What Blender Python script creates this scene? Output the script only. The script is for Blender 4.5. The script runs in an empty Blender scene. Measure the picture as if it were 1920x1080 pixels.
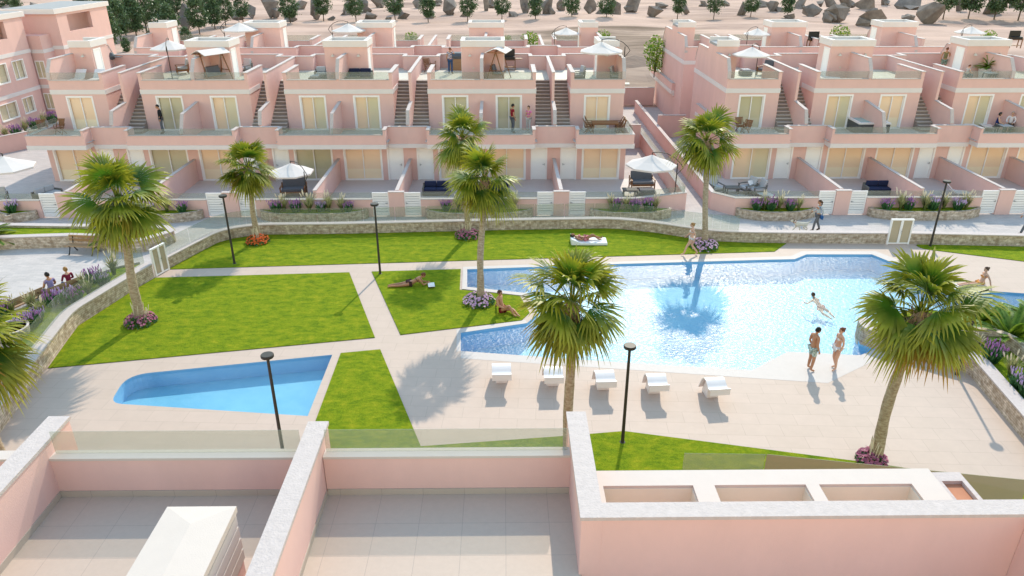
import bpy, bmesh, math, random
from mathutils import Vector, Matrix, Quaternion, noise
from mathutils.geometry import tessellate_polygon
PI = math.pi
S = bpy.context.scene
COL = S.collection
rnd = random.Random(7)

# ------------------------------------------------------------------ camera
F_PX, YAW, PITCH, CAMZ = 1379.4, 0.01105, 0.43932, 14.0
cam_d = bpy.data.cameras.new('camera'); cam = bpy.data.objects.new('camera', cam_d); COL.objects.link(cam)
cam.location = (0, 0, CAMZ); cam.rotation_euler = (PI/2 - PITCH, 0, -YAW)
cam_d.sensor_width = 36; cam_d.lens = F_PX/1920*36; cam_d.clip_start = .1; cam_d.clip_end = 3000
S.camera = cam
_cy, _sy, _cp, _sp = math.cos(YAW), math.sin(YAW), math.cos(PITCH), math.sin(PITCH)
_f = Vector((_sy*_cp, _cy*_cp, -_sp)); _r = Vector((_cy, -_sy, 0)); _u = _r.cross(_f)
def ray(px, py):
    return _r*((px-960)/F_PX) - _u*((py-540)/F_PX) + _f
def W(px, py, z=0.0):
    d = ray(px, py); t = (z-CAMZ)/d.z
    return Vector((d.x*t, d.y*t, z))
def W2(px, py, z=0.0):
    p = W(px, py, z); return (p.x, p.y)

# ------------------------------------------------------------------ light
SUN_EL, SUN_AZ = math.radians(38.3), math.radians(15.0)
sd = bpy.data.lights.new('sun', 'SUN'); so = bpy.data.objects.new('sun', sd); COL.objects.link(so)
sd.energy = 2.15; sd.angle = math.radians(.7); sd.color = (1, .90, .73)
sdir = Vector((math.sin(SUN_AZ)*math.cos(SUN_EL), math.cos(SUN_AZ)*math.cos(SUN_EL), math.sin(SUN_EL)))
so.rotation_euler = sdir.to_track_quat('Z', 'Y').to_euler()
so.location = sdir*100
wd = bpy.data.worlds.new('World'); S.world = wd; wd.use_nodes = True
nt = wd.node_tree; bg = nt.nodes['Background']
sk = nt.nodes.new('ShaderNodeTexSky'); sk.sky_type = 'NISHITA'; sk.sun_disc = False
sk.sun_elevation = SUN_EL; sk.sun_rotation = SUN_AZ; sk.air_density = 2.2; sk.dust_density = 0.0; sk.ozone_density = .5
nt.links.new(sk.outputs[0], bg.inputs[0]); bg.inputs[1].default_value = .15
S.view_settings.view_transform = 'Standard'; S.view_settings.look = 'None'
S.view_settings.exposure = EXPOSURE = 0.98; S.view_settings.gamma = 1
S.cycles.max_bounces = 10; S.cycles.diffuse_bounces = 7; S.cycles.transparent_max_bounces = 24
S.cycles.caustics_reflective = False; S.cycles.caustics_refractive = False

# ------------------------------------------------------------------ materials
def mat(name, col, rough=.8, var=.0, scale=3., bump=0., bscale=40., spec=.3, metal=0., col2=None, coat=0., coord='Object', stretch=None):
    m = bpy.data.materials.new(name); m.use_nodes = True; n = m.node_tree.nodes; l = m.node_tree.links
    b = n['Principled BSDF']
    b.inputs['Base Color'].default_value = (*col, 1); b.inputs['Roughness'].default_value = rough
    b.inputs['Specular IOR Level'].default_value = spec; b.inputs['Metallic'].default_value = metal
    b.inputs['Coat Weight'].default_value = coat
    tc = n.new('ShaderNodeTexCoord'); vec = tc.outputs[coord]
    if coord == 'World':
        pass
    if stretch:
        mp = n.new('ShaderNodeMapping'); mp.inputs['Scale'].default_value = stretch
        l.new(vec, mp.inputs[0]); vec = mp.outputs[0]
    if var or col2:
        tx = n.new('ShaderNodeTexNoise'); tx.inputs['Scale'].default_value = scale; tx.inputs['Detail'].default_value = 6
        tx.inputs['Roughness'].default_value = .65
        l.new(vec, tx.inputs['Vector'])
        mx = n.new('ShaderNodeMix'); mx.data_type = 'RGBA'
        c2 = col2 or tuple(c*(1-var) for c in col)
        mx.inputs[6].default_value = (*col, 1); mx.inputs[7].default_value = (*c2, 1)
        rp = n.new('ShaderNodeMapRange'); rp.inputs[1].default_value = .35; rp.inputs[2].default_value = .65
        l.new(tx.outputs[0], rp.inputs[0]); l.new(rp.outputs[0], mx.inputs[0])
        l.new(mx.outputs[2], b.inputs['Base Color'])
    if bump:
        t2 = n.new('ShaderNodeTexNoise'); t2.inputs['Scale'].default_value = bscale; t2.inputs['Detail'].default_value = 4
        l.new(vec, t2.inputs['Vector'])
        bp = n.new('ShaderNodeBump'); bp.inputs['Strength'].default_value = bump; bp.inputs['Distance'].default_value = .02
        l.new(t2.outputs[0], bp.inputs['Height']); l.new(bp.outputs[0], b.inputs['Normal'])
    return m

def tile_mat(name, c1, c2, mortar, bw, bh, ms=.004, off=0., rough=.6, coord='Object', rot=0., bump=.15, var=.08, spec=.3, noise_scale=2.0):
    m = bpy.data.materials.new(name); m.use_nodes = True; n = m.node_tree.nodes; l = m.node_tree.links
    b = n['Principled BSDF']; b.inputs['Roughness'].default_value = rough; b.inputs['Specular IOR Level'].default_value = spec
    tc = n.new('ShaderNodeTexCoord'); mp = n.new('ShaderNodeMapping'); mp.inputs['Rotation'].default_value = (0, 0, rot)
    l.new(tc.outputs[coord], mp.inputs[0])
    br = n.new('ShaderNodeTexBrick'); br.inputs['Scale'].default_value = 1; br.offset = off
    br.inputs['Brick Width'].default_value = bw; br.inputs['Row Height'].default_value = bh
    br.inputs['Mortar Size'].default_value = ms; br.inputs['Mortar Smooth'].default_value = .3
    br.inputs['Color1'].default_value = (*c1, 1); br.inputs['Color2'].default_value = (*c2, 1); br.inputs['Mortar'].default_value = (*mortar, 1)
    br.inputs['Bias'].default_value = 0
    l.new(mp.outputs[0], br.inputs['Vector'])
    tx = n.new('ShaderNodeTexNoise'); tx.inputs['Scale'].default_value = noise_scale; tx.inputs['Detail'].default_value = 8; tx.inputs['Roughness'].default_value = .7
    l.new(mp.outputs[0], tx.inputs['Vector'])
    hs = n.new('ShaderNodeMix'); hs.data_type = 'RGBA'; hs.blend_type = 'MULTIPLY'; hs.inputs[0].default_value = 1
    rp = n.new('ShaderNodeMapRange'); rp.inputs[1].default_value = .3; rp.inputs[2].default_value = .7; rp.inputs[3].default_value = 1-var; rp.inputs[4].default_value = 1+var*.4
    l.new(tx.outputs[0], rp.inputs[0]); l.new(br.outputs['Color'], hs.inputs[6]); l.new(rp.outputs[0], hs.inputs[7])
    l.new(hs.outputs[2], b.inputs['Base Color'])
    if bump:
        bp = n.new('ShaderNodeBump'); bp.inputs['Strength'].default_value = bump; bp.inputs['Distance'].default_value = .01; bp.invert = True
        l.new(br.outputs['Fac'], bp.inputs['Height']); l.new(bp.outputs[0], b.inputs['Normal'])
    return m

M = {}
M['pink'] = mat('pink_plaster', (.74, .48, .435), .85, .075, .9, .15, 60, stretch=(1, 1, .45))
M['white'] = mat('white_plaster', (.72, .665, .65), .8, .04, 1.5, .12, 60)
M['cap'] = mat('white_stone_coping', (.54, .465, .445), .75, .12, 9, .5, 28)
M['frame'] = mat('white_window_frame', (.86, .82, .81), .4)
M['whitepaint'] = mat('white_gate_paint', (.85, .82, .82), .45, .03, 2)
M['door'] = mat('white_door_paint', (.88, .86, .85), .45)
M['metal'] = mat('grey_handle_metal', (.35, .35, .36), .35, metal=.8)
M['dark'] = mat('dark_bronze_metal', (.045, .038, .033), .5, .2, 8)
M['slatgap'] = mat('dark_slat_gap', (.12, .12, .125), .8)
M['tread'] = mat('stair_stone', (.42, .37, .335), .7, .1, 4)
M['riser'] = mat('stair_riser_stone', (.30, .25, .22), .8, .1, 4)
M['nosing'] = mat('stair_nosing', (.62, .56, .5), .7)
M['roofgrey'] = mat('grey_roof_membrane', (.33, .33, .34), .9, .1, 2)
M['balc'] = tile_mat('balcony_tile', (.50, .50, .49), (.52, .52, .51), (.40, .40, .39), .6, .6)
M['roofdeck'] = tile_mat('roof_terrace_tile', (.55, .53, .46), (.57, .55, .475), (.46, .44, .39), .6, .6)
M['terrace'] = tile_mat('garden_terrace_tile', (.55, .485, .465), (.575, .505, .485), (.47, .415, .40), 1.2, .25, .006, .5, var=.06)
M['fgtile'] = tile_mat('large_beige_tile', (.51, .405, .335), (.52, .415, .345), (.40, .325, .28), .7, .7, .005, 0, .6, var=.05, bump=.25, noise_scale=9)
M['skirt'] = tile_mat('beige_skirting_tile', (.46, .385, .325), (.47, .395, .335), (.36, .30, .26), .7, 2., .005, 0, .7, var=.05)
M['deck'] = tile_mat('pool_deck_tile', (.495, .385, .32), (.515, .40, .335), (.41, .32, .265), 1.2, .6, .008, .5, .65, rot=.05, var=.06, bump=.1)
M['paving'] = tile_mat('grey_block_paving', (.46, .415, .40), (.54, .48, .455), (.39, .355, .34), .42, .14, .008, .5, .8, rot=.02, var=.12, bump=.2, noise_scale=.8)
M['coping'] = mat('pool_coping_stone', (.51, .455, .43), .6, .04, 4)
M['poolwall'] = mat('blue_pool_mosaic', (.21, .44, .66), .4, .12, 1.2, 0, 40, col2=(.25,.48,.69))
M['poolfloor'] = mat('pale_blue_pool_floor', (.20, .46, .61), .6, .13, .9, col2=(.16, .41, .58))
M['soil'] = mat('dark_planter_soil', (.09, .06, .04), .95, .4, 10, .5, 30)
M['wood'] = mat('warm_brown_wood', (.27, .115, .045), .5, .35, 3, stretch=(1, 12, 12))
M['lightwood'] = mat('light_brown_wood', (.40, .24, .125), .55, .25, 3, stretch=(1, 14, 14))
M['canvas'] = mat('white_canvas', (.66, .60, .575), .9, .03, 3)
M['greycushion'] = mat('grey_cushion_fabric', (.13, .13, .145), .9, .15, 12, .2, 80)
M['palecushion'] = mat('pale_grey_cushion', (.46, .46, .47), .9, .1, 10, .2, 80)
M['navy'] = mat('navy_cushion_fabric', (.022, .03, .075), .9, .1, 10)
M['wicker'] = mat('taupe_wicker', (.20, .185, .165), .8, .3, 60, .5, 90)
M['plastic'] = mat('white_moulded_plastic', (.76, .715, .70), .4, spec=.5)
M['towel'] = mat('white_mattress', (.80, .79, .79), .9, .05, 6, .3, 30)
M['black'] = mat('black_metal', (.012, .012, .014), .4)
M['slate'] = mat('slate_grey_metal', (.10, .105, .115), .45, metal=.4)
M['terracotta'] = mat('terracotta_lining', (.50, .22, .125), .85, .1, 5)
M['beigewall'] = mat('beige_inner_wall', (.74, .69, .58), .85, .05, 2)
M['rim'] = mat('warm_white_rim', (.58, .50, .455), .7, .03, 4, .15, 60)
M['lamp'] = mat('cream_lamp_shade', (.62, .56, .46), .5)
def schlick(n, l, f0=.02, normal=None, mul=1.):
    # two-sided fresnel (a Fresnel node seen from below would block the sun)
    g = n.new('ShaderNodeNewGeometry'); d = n.new('ShaderNodeVectorMath'); d.operation = 'DOT_PRODUCT'
    l.new(g.outputs['Incoming'], d.inputs[0]); l.new(normal or g.outputs['Normal'], d.inputs[1])
    def mth(op, a, b):
        q = n.new('ShaderNodeMath'); q.operation = op
        for i, v in enumerate((a, b)):
            if v is None: continue
            if hasattr(v, 'links'): l.new(v, q.inputs[i])
            else: q.inputs[i].default_value = v
        return q.outputs[0]
    x = mth('POWER', mth('SUBTRACT', 1., mth('MINIMUM', mth('ABSOLUTE', d.outputs['Value'], None), 1.)), 5.)
    return mth('MULTIPLY', mth('ADD', mth('MULTIPLY', x, 1-f0), f0), mul)
def mat_glass(name, tint=(.80, .87, .84), alpha=.25, gl=.5):
    # thin railing glass: mostly clear, faint green body, fresnel reflection
    m = bpy.data.materials.new(name); m.use_nodes = True; n = m.node_tree.nodes; l = m.node_tree.links
    n.remove(n['Principled BSDF']); o = n['Material Output']
    tr = n.new('ShaderNodeBsdfTransparent'); tr.inputs[0].default_value = (*[1-(1-c)*.35 for c in tint], 1)
    df = n.new('ShaderNodeBsdfDiffuse'); df.inputs[0].default_value = (*tint, 1)
    g = n.new('ShaderNodeBsdfGlossy'); g.inputs['Roughness'].default_value = .02; g.inputs[0].default_value = (.9, .9, .9, 1)
    m1 = n.new('ShaderNodeMixShader'); m1.inputs[0].default_value = alpha; l.new(tr.outputs[0], m1.inputs[1]); l.new(df.outputs[0], m1.inputs[2])
    m2 = n.new('ShaderNodeMixShader'); l.new(schlick(n, l, .04, None, gl), m2.inputs[0]); l.new(m1.outputs[0], m2.inputs[1]); l.new(g.outputs[0], m2.inputs[2])
    l.new(m2.outputs[0], o.inputs[0]); return m
M['rail'] = mat_glass('railing_glass', (.60, .64, .56), .13, .6)
M['poolrail'] = mat_glass('pool_fence_glass', (.64, .70, .62), .08, .5)
M['olive'] = mat_glass('olive_reflection_glass', (.33, .315, .19), .74, .5)  # olive stands in for a brown reflection, put into the pane colour
M['gateglass'] = mat_glass('tan_frosted_glass', (.50, .42, .29), .72, .5)
def mat_window(name, c1, c2, lo=.3, hi=.34, axis=2):
    # curtained window pane: blind under glossy glass, the cream one coloured with reflected sky too
    m = bpy.data.materials.new(name); m.use_nodes = True; n = m.node_tree.nodes; l = m.node_tree.links
    b = n['Principled BSDF']; b.inputs['Roughness'].default_value = .35; b.inputs['Coat Weight'].default_value = 1.; b.inputs['Coat Roughness'].default_value = .02
    tc = n.new('ShaderNodeTexCoord'); sp = n.new('ShaderNodeSeparateXYZ'); l.new(tc.outputs['Generated'], sp.inputs[0])
    rp = n.new('ShaderNodeMapRange'); rp.inputs[1].default_value = lo; rp.inputs[2].default_value = hi; l.new(sp.outputs[axis], rp.inputs[0])
    mx = n.new('ShaderNodeMix'); mx.data_type = 'RGBA'; mx.inputs[6].default_value = (*c1, 1); mx.inputs[7].default_value = (*c2, 1)
    l.new(rp.outputs[0], mx.inputs[0]); l.new(mx.outputs[2], b.inputs['Base Color']); return m
M['blind'] = mat_window('cream_blind_with_sky_reflection', (.90, .72, .50), (.86, .62, .42))
M['blind2'] = mat_window('olive_blind_behind_glass', (.58, .50, .34), (.52, .46, .30))
M['blind3'] = mat_window('half_drawn_blind_behind_glass', (.84,.60,.40), (.66,.57,.38), .35, .65, 0)
def mat_stone():
    m = bpy.data.materials.new('dry_stone_cladding'); m.use_nodes = True; n = m.node_tree.nodes; l = m.node_tree.links
    b = n['Principled BSDF']; b.inputs['Roughness'].default_value = .9; b.inputs['Specular IOR Level'].default_value = .2
    tc = n.new('ShaderNodeTexCoord')
    br = n.new('ShaderNodeTexBrick'); br.inputs['Scale'].default_value = 1; br.offset = .43; br.squash = 1.5; br.squash_frequency = 3
    br.inputs['Brick Width'].default_value = .23; br.inputs['Row Height'].default_value = .085; br.inputs['Mortar Size'].default_value = .008; br.inputs['Mortar Smooth'].default_value = .4
    br.inputs['Color1'].default_value = (.50, .43, .375, 1); br.inputs['Color2'].default_value = (.72, .64, .575, 1); br.inputs['Mortar'].default_value = (.37, .31, .265, 1)
    wp = n.new('ShaderNodeTexNoise'); wp.inputs['Scale'].default_value = 3.; wp.inputs['Detail'].default_value = 2
    l.new(tc.outputs['UV'], wp.inputs['Vector'])
    ad = n.new('ShaderNodeMixRGB'); ad.blend_type = 'ADD'; ad.inputs[0].default_value = .05
    l.new(tc.outputs['UV'], ad.inputs[1]); l.new(wp.outputs['Color'], ad.inputs[2]); l.new(ad.outputs[0], br.inputs['Vector'])
    tx = n.new('ShaderNodeTexNoise'); tx.inputs['Scale'].default_value = 5.; tx.inputs['Detail'].default_value = 8; l.new(tc.outputs['UV'], tx.inputs['Vector'])
    rp = n.new('ShaderNodeValToRGB'); rp.color_ramp.elements[0].position = .35; rp.color_ramp.elements[0].color = (.62, .52, .42, 1)
    rp.color_ramp.elements[1].position = .66; rp.color_ramp.elements[1].color = (1.1, 1.04, .96, 1)
    l.new(tx.outputs[0], rp.inputs[0])
    mx = n.new('ShaderNodeMix'); mx.data_type = 'RGBA'; mx.blend_type = 'MULTIPLY'; mx.inputs[0].default_value = 1
    l.new(br.outputs['Color'], mx.inputs[6]); l.new(rp.outputs[0], mx.inputs[7]); l.new(mx.outputs[2], b.inputs['Base Color'])
    bp = n.new('ShaderNodeBump'); bp.inputs['Strength'].default_value = .6; bp.inputs['Distance'].default_value = .03; bp.invert = True
    l.new(br.outputs['Fac'], bp.inputs['Height']); l.new(bp.outputs[0], b.inputs['Normal']); return m
M['stone'] = mat_stone()
def mat_lawn():
    m = bpy.data.materials.new('mown_grass'); m.use_nodes = True; n = m.node_tree.nodes; l = m.node_tree.links
    b = n['Principled BSDF']; b.inputs['Roughness'].default_value = .95; b.inputs['Specular IOR Level'].default_value = .1
    tc = n.new('ShaderNodeTexCoord'); mp = n.new('ShaderNodeMapping'); mp.inputs['Scale'].default_value = (1, 1.7, 1); l.new(tc.outputs['Object'], mp.inputs[0])
    a = n.new('ShaderNodeTexNoise'); a.inputs['Scale'].default_value = 1.9; a.inputs['Detail'].default_value = 8; a.inputs['Roughness'].default_value = .72; l.new(mp.outputs[0], a.inputs['Vector'])
    c = n.new('ShaderNodeTexNoise'); c.inputs['Scale'].default_value = 22; c.inputs['Detail'].default_value = 6; c.inputs['Roughness'].default_value = .8; l.new(mp.outputs[0], c.inputs['Vector'])
    r1 = n.new('ShaderNodeValToRGB'); e = r1.color_ramp.elements
    e[0].position = .34; e[0].color = (.098, .172, .006, 1); e[1].position = .68; e[1].color = (.31, .315, .014, 1)
    x = e.new(.5); x.color = (.185, .25, .007, 1)
    l.new(a.outputs[0], r1.inputs[0])
    r2 = n.new('ShaderNodeMapRange'); r2.inputs[1].default_value = .3; r2.inputs[2].default_value = .7; r2.inputs[3].default_value = .55; r2.inputs[4].default_value = 1.35; l.new(c.outputs[0], r2.inputs[0])
    mx = n.new('ShaderNodeMix'); mx.data_type = 'RGBA'; mx.blend_type = 'MULTIPLY'; mx.inputs[0].default_value = 1
    l.new(r1.outputs[0], mx.inputs[6]); l.new(r2.outputs[0], mx.inputs[7]); l.new(mx.outputs[2], b.inputs['Base Color'])
    bp = n.new('ShaderNodeBump'); bp.inputs['Strength'].default_value = .8; bp.inputs['Distance'].default_value = .05
    l.new(c.outputs[0], bp.inputs['Height']); l.new(bp.outputs[0], b.inputs['Normal']); return m
M['lawn'] = mat_lawn()
def mat_water(name, tint, rough, bs, sc, stretch=(1, 1, 1), rot=0.):
    m = bpy.data.materials.new(name); m.use_nodes = True; n = m.node_tree.nodes; l = m.node_tree.links
    n.remove(n['Principled BSDF']); o = n['Material Output']
    tr = n.new('ShaderNodeBsdfTransparent'); tr.inputs[0].default_value = (*tint, 1)
    g = n.new('ShaderNodeBsdfGlossy'); g.inputs['Roughness'].default_value = rough; g.inputs[0].default_value = (1, 1, 1, 1)
    tc = n.new('ShaderNodeTexCoord'); mp = n.new('ShaderNodeMapping'); mp.inputs['Scale'].default_value = stretch; mp.inputs['Rotation'].default_value = (0, 0, rot); l.new(tc.outputs['Object'], mp.inputs[0])
    a = n.new('ShaderNodeTexNoise'); a.inputs['Scale'].default_value = sc; a.inputs['Detail'].default_value = 4; a.inputs['Roughness'].default_value = .6; a.inputs['Distortion'].default_value = .6; l.new(mp.outputs[0], a.inputs['Vector'])
    bp = n.new('ShaderNodeBump'); bp.inputs['Strength'].default_value = bs; bp.inputs['Distance'].default_value = .1; l.new(a.outputs[0], bp.inputs['Height'])
    l.new(bp.outputs[0], g.inputs['Normal'])
    mx = n.new('ShaderNodeMixShader'); l.new(schlick(n, l, .013, bp.outputs[0]), mx.inputs[0]); l.new(tr.outputs[0], mx.inputs[1]); l.new(g.outputs[0], mx.inputs[2])
    l.new(mx.outputs[0], o.inputs[0]); return m
M['water'] = mat_water('rippled_pool_water', (.86, .94, .97), .25, .30, 6.0, (1, 1.6, 1), .35)
M['kidwater'] = mat_water('calm_pool_water', (.88, .96, .98), .1, .15, 3.)
def mat_leaf(name, c_in, c_out, c_dead=None, trans=.25, nscale=3., rough=.45):
    # UV.y runs along the blade; the tips really are yellower; some leaves older
    m = bpy.data.materials.new(name); m.use_nodes = True; n = m.node_tree.nodes; l = m.node_tree.links
    b = n['Principled BSDF']; b.inputs['Roughness'].default_value = rough; b.inputs['Specular IOR Level'].default_value = .35; o = n['Material Output']
    tc = n.new('ShaderNodeTexCoord'); sp = n.new('ShaderNodeSeparateXYZ'); l.new(tc.outputs['UV'], sp.inputs[0])
    rp = n.new('ShaderNodeMapRange'); rp.inputs[1].default_value = .25; rp.inputs[2].default_value = 1.; l.new(sp.outputs[1], rp.inputs[0])
    mx = n.new('ShaderNodeMix'); mx.data_type = 'RGBA'; mx.inputs[6].default_value = (*c_in, 1); mx.inputs[7].default_value = (*c_out, 1); l.new(rp.outputs[0], mx.inputs[0])
    out = mx.outputs[2]
    if c_dead:
        m2 = n.new('ShaderNodeMix'); m2.data_type = 'RGBA'; m2.inputs[7].default_value = (*c_dead, 1); l.new(out, m2.inputs[6])
        r2 = n.new('ShaderNodeMapRange'); r2.inputs[1].default_value = .9; r2.inputs[2].default_value = 1.0; l.new(sp.outputs[0], r2.inputs[0])
        ml = n.new('ShaderNodeMath'); ml.operation = 'MULTIPLY'; l.new(r2.outputs[0], ml.inputs[0]); l.new(rp.outputs[0], ml.inputs[1])
        l.new(ml.outputs[0], m2.inputs[0]); out = m2.outputs[2]
    tx = n.new('ShaderNodeTexNoise'); tx.inputs['Scale'].default_value = nscale; l.new(tc.outputs['Object'], tx.inputs['Vector'])
    r3 = n.new('ShaderNodeMapRange'); r3.inputs[1].default_value = .3; r3.inputs[2].default_value = .7; r3.inputs[3].default_value = .7; r3.inputs[4].default_value = 1.25; l.new(tx.outputs[0], r3.inputs[0])
    m3 = n.new('ShaderNodeMix'); m3.data_type = 'RGBA'; m3.blend_type = 'MULTIPLY'; m3.inputs[0].default_value = 1; l.new(out, m3.inputs[6]); l.new(r3.outputs[0], m3.inputs[7])
    l.new(m3.outputs[2], b.inputs['Base Color'])
    t = n.new('ShaderNodeBsdfTranslucent'); l.new(m3.outputs[2], t.inputs[0])
    ms = n.new('ShaderNodeMixShader'); ms.inputs[0].default_value = trans; l.new(b.outputs[0], ms.inputs[1]); l.new(t.outputs[0], ms.inputs[2]); l.new(ms.outputs[0], o.inputs[0])
    return m
M['palm'] = mat_leaf('fan_palm_leaf', (.060, .150, .010), (.40, .36, .03), (.46, .19, .035), .35, 2.)
M['treeleaf'] = mat_leaf('broadleaf_foliage', (.065, .115, .050), (.115, .175, .075), None, .25, 2.)
M['bush'] = mat_leaf('bright_shrub_leaf', (.11, .22, .02), (.30, .38, .04), None, .3, 3.)
M['lavleaf'] = mat_leaf('lavender_leaf', (.045, .14, .05), (.10, .22, .08), None, .2, 5.)
M['tuft'] = mat_leaf('feather_grass_blade', (.13, .17, .04), (.40, .38, .20), None, .3, 5.)
M['plume'] = mat('cream_grass_plume', (.66, .58, .44), .9)
M['purple'] = mat('purple_blossom', (.42, .17, .38), .8, .0, 30, col2=(.30, .15, .38))
M['lilac'] = mat('lilac_blossom', (.42, .35, .58), .8, .0, 30, col2=(.55, .35, .58))
M['orange'] = mat('orange_blossom', (.66, .17, .02), .7, .0, 14, col2=(.62, .06, .015))
M['magenta'] = mat('magenta_blossom', (.30, .06, .14), .7, .0, 14, col2=(.42, .17, .22))
M['palepink'] = mat('pink_white_blossom', (.70, .48, .52), .7, .0, 10, col2=(.45, .24, .48))
M['trunk'] = mat('fibrous_palm_bark', (.50, .41, .30), .95, .45, 7, .9, 22, col2=(.27, .19, .12), stretch=(1, 1, 2.2))
M['thatch'] = mat('dry_palm_fibre', (.36, .235, .15), .95, .4, 14, .8, 30)
M['bark'] = mat('grey_brown_bark', (.13, .10, .075), .95, .3, 8)
M['rubble'] = mat('grey_brown_boulder', (.13, .11, .10), .9, .0, .30, .4, 5, col2=(.31, .26, .235))
M['desert'] = None

# ------------------------------------------------------------------ mesh building
class MB:
    def __init__(s): s.v = []; s.f = []; s.uv = {}; s.mi = {}
    def add(s, vs, fs, uvs=None, mi=0):
        o = len(s.v); s.v += [tuple(v) for v in vs]
        for i, f in enumerate(fs):
            if uvs: s.uv[len(s.f)] = uvs[i]
            if mi: s.mi[len(s.f)] = mi
            s.f.append(tuple(o+k for k in f))
    def box(s, x0, y0, z0, x1, y1, z1, mi=0):
        if x0 > x1: x0, x1 = x1, x0
        if y0 > y1: y0, y1 = y1, y0
        s.add([(x0,y0,z0),(x1,y0,z0),(x1,y1,z0),(x0,y1,z0),(x0,y0,z1),(x1,y0,z1),(x1,y1,z1),(x0,y1,z1)],
              [(0,3,2,1),(4,5,6,7),(0,1,5,4),(1,2,6,5),(2,3,7,6),(3,0,4,7)], mi=mi)
    def obox(s, c, dx, dy, dz, rot=None, mi=0):
        R = rot or Matrix.Identity(3); c = Vector(c)
        P = [c + R @ Vector((sx*dx/2, sy*dy/2, sz*dz/2)) for sz in (-1,1) for sx, sy in ((-1,-1),(1,-1),(1,1),(-1,1))]
        s.add(P, [(0,3,2,1),(4,5,6,7),(0,1,5,4),(1,2,6,5),(2,3,7,6),(3,0,4,7)], mi=mi)
    def beam(s, a, b, w, h=None, up=(0,0,1), mi=0):
        a, b = Vector(a), Vector(b); d = (b-a); L = d.length; d.normalize()
        x = d.cross(Vector(up))
        if x.length < 1e-4: x = d.cross(Vector((0,1,0)))
        x.normalize(); u = x.cross(d)
        R = Matrix((x, d, u)).transposed()
        s.obox((a+b)/2, w, L, h or w, R, mi)
    def prism(s, poly, z0, z1, mi=0):
        n = len(poly); A = sum(poly[i][0]*poly[(i+1)%n][1]-poly[(i+1)%n][0]*poly[i][1] for i in range(n))
        if A < 0: poly = poly[::-1]
        V = [(p[0],p[1],z0) for p in poly]+[(p[0],p[1],z1) for p in poly]
        T = tessellate_polygon([[Vector((p[0],p[1],0)) for p in poly]])
        Fs = []
        for t in T:
            a,b,c = t
            ar = (poly[b][0]-poly[a][0])*(poly[c][1]-poly[a][1])-(poly[c][0]-poly[a][0])*(poly[b][1]-poly[a][1])
            if ar < 0: a,c = c,a
            Fs += [(a+n,b+n,c+n),(c,b,a)]
        Fs += [(i,(i+1)%n,(i+1)%n+n,i+n) for i in range(n)]
        s.add(V, Fs, mi=mi)
    def prism_x(s, poly, x0, x1, mi=0):       # poly in (y,z)
        n = len(poly)
        if x0 > x1: x0, x1 = x1, x0
        A = sum(poly[i][0]*poly[(i+1)%n][1]-poly[(i+1)%n][0]*poly[i][1] for i in range(n))
        if A < 0: poly = poly[::-1]
        V = [(x0,p[0],p[1]) for p in poly]+[(x1,p[0],p[1]) for p in poly]
        T = tessellate_polygon([[Vector((p[0],p[1],0)) for p in poly]]); Fs = []
        for a,b,c in T:
            ar = (poly[b][0]-poly[a][0])*(poly[c][1]-poly[a][1])-(poly[c][0]-poly[a][0])*(poly[b][1]-poly[a][1])
            if ar < 0: a,c = c,a
            Fs += [(a+n,b+n,c+n),(c,b,a)]
        Fs += [(i,(i+1)%n,(i+1)%n+n,i+n) for i in range(n)]
        s.add(V, Fs, mi=mi)
    def cap_x(s, line, x0, x1, t=.05, mi=0):  # coping following a (y,z) polyline
        if x0 > x1: x0, x1 = x1, x0
        up = offset(line, t)
        s.prism_x(list(line)+up[::-1], x0, x1, mi)
    def tube(s, pts, rad, n=8, cap=True, mi=0, uvl=False):
        pts = [Vector(p) for p in pts]; k = len(pts)
        if not hasattr(rad, '__len__'): rad = [rad]*k
        o = len(s.v); ref = None
        for i, p in enumerate(pts):
            d = (pts[min(i+1,k-1)]-pts[max(i-1,0)]).normalized()
            if ref is None:
                ref = d.cross(Vector((0,0,1)))
                if ref.length < .1: ref = d.cross(Vector((0,1,0)))
                ref.normalize()
            ref = (ref - d*ref.dot(d)).normalized(); q = d.cross(ref)
            for j in range(n):
                a = 2*PI*j/n; s.v.append(tuple(p+(ref*math.cos(a)+q*math.sin(a))*rad[i]))
        for i in range(k-1):
            for j in range(n):
                if mi: s.mi[len(s.f)] = mi
                s.f.append((o+i*n+j, o+i*n+(j+1)%n, o+(i+1)*n+(j+1)%n, o+(i+1)*n+j))
        if cap:
            if mi: s.mi[len(s.f)] = mi; s.mi[len(s.f)+1] = mi
            s.f.append(tuple(o+j for j in range(n))[::-1]); s.f.append(tuple(o+(k-1)*n+j for j in range(n)))
    def lathe(s, prof, n=16, c=(0,0,0), mi=0):
        o = len(s.v); k = len(prof)
        for r, z in prof:
            for j in range(n):
                a = 2*PI*j/n; s.v.append((c[0]+r*math.cos(a), c[1]+r*math.sin(a), c[2]+z))
        for i in range(k-1):
            for j in range(n):
                if mi: s.mi[len(s.f)] = mi
                s.f.append((o+i*n+j, o+i*n+(j+1)%n, o+(i+1)*n+(j+1)%n, o+(i+1)*n+j))
        s.f.append(tuple(o+j for j in range(n))[::-1]); s.f.append(tuple(o+(k-1)*n+j for j in range(n)))
    def sheet(s, poly, z, holes=()):
        loops = [[Vector((p[0],p[1],0)) for p in poly]]+[[Vector((p[0],p[1],0)) for p in h] for h in holes]
        flat = [p for lp in loops for p in lp]; T = tessellate_polygon(loops); Fs = []
        for a,b,c in T:
            A = (flat[b]-flat[a]).cross(flat[c]-flat[a]).z
            if abs(A) < 1e-9: continue
            Fs.append((a,b,c) if A > 0 else (c,b,a))
        s.add([(p.x,p.y,z) for p in flat], Fs)
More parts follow.
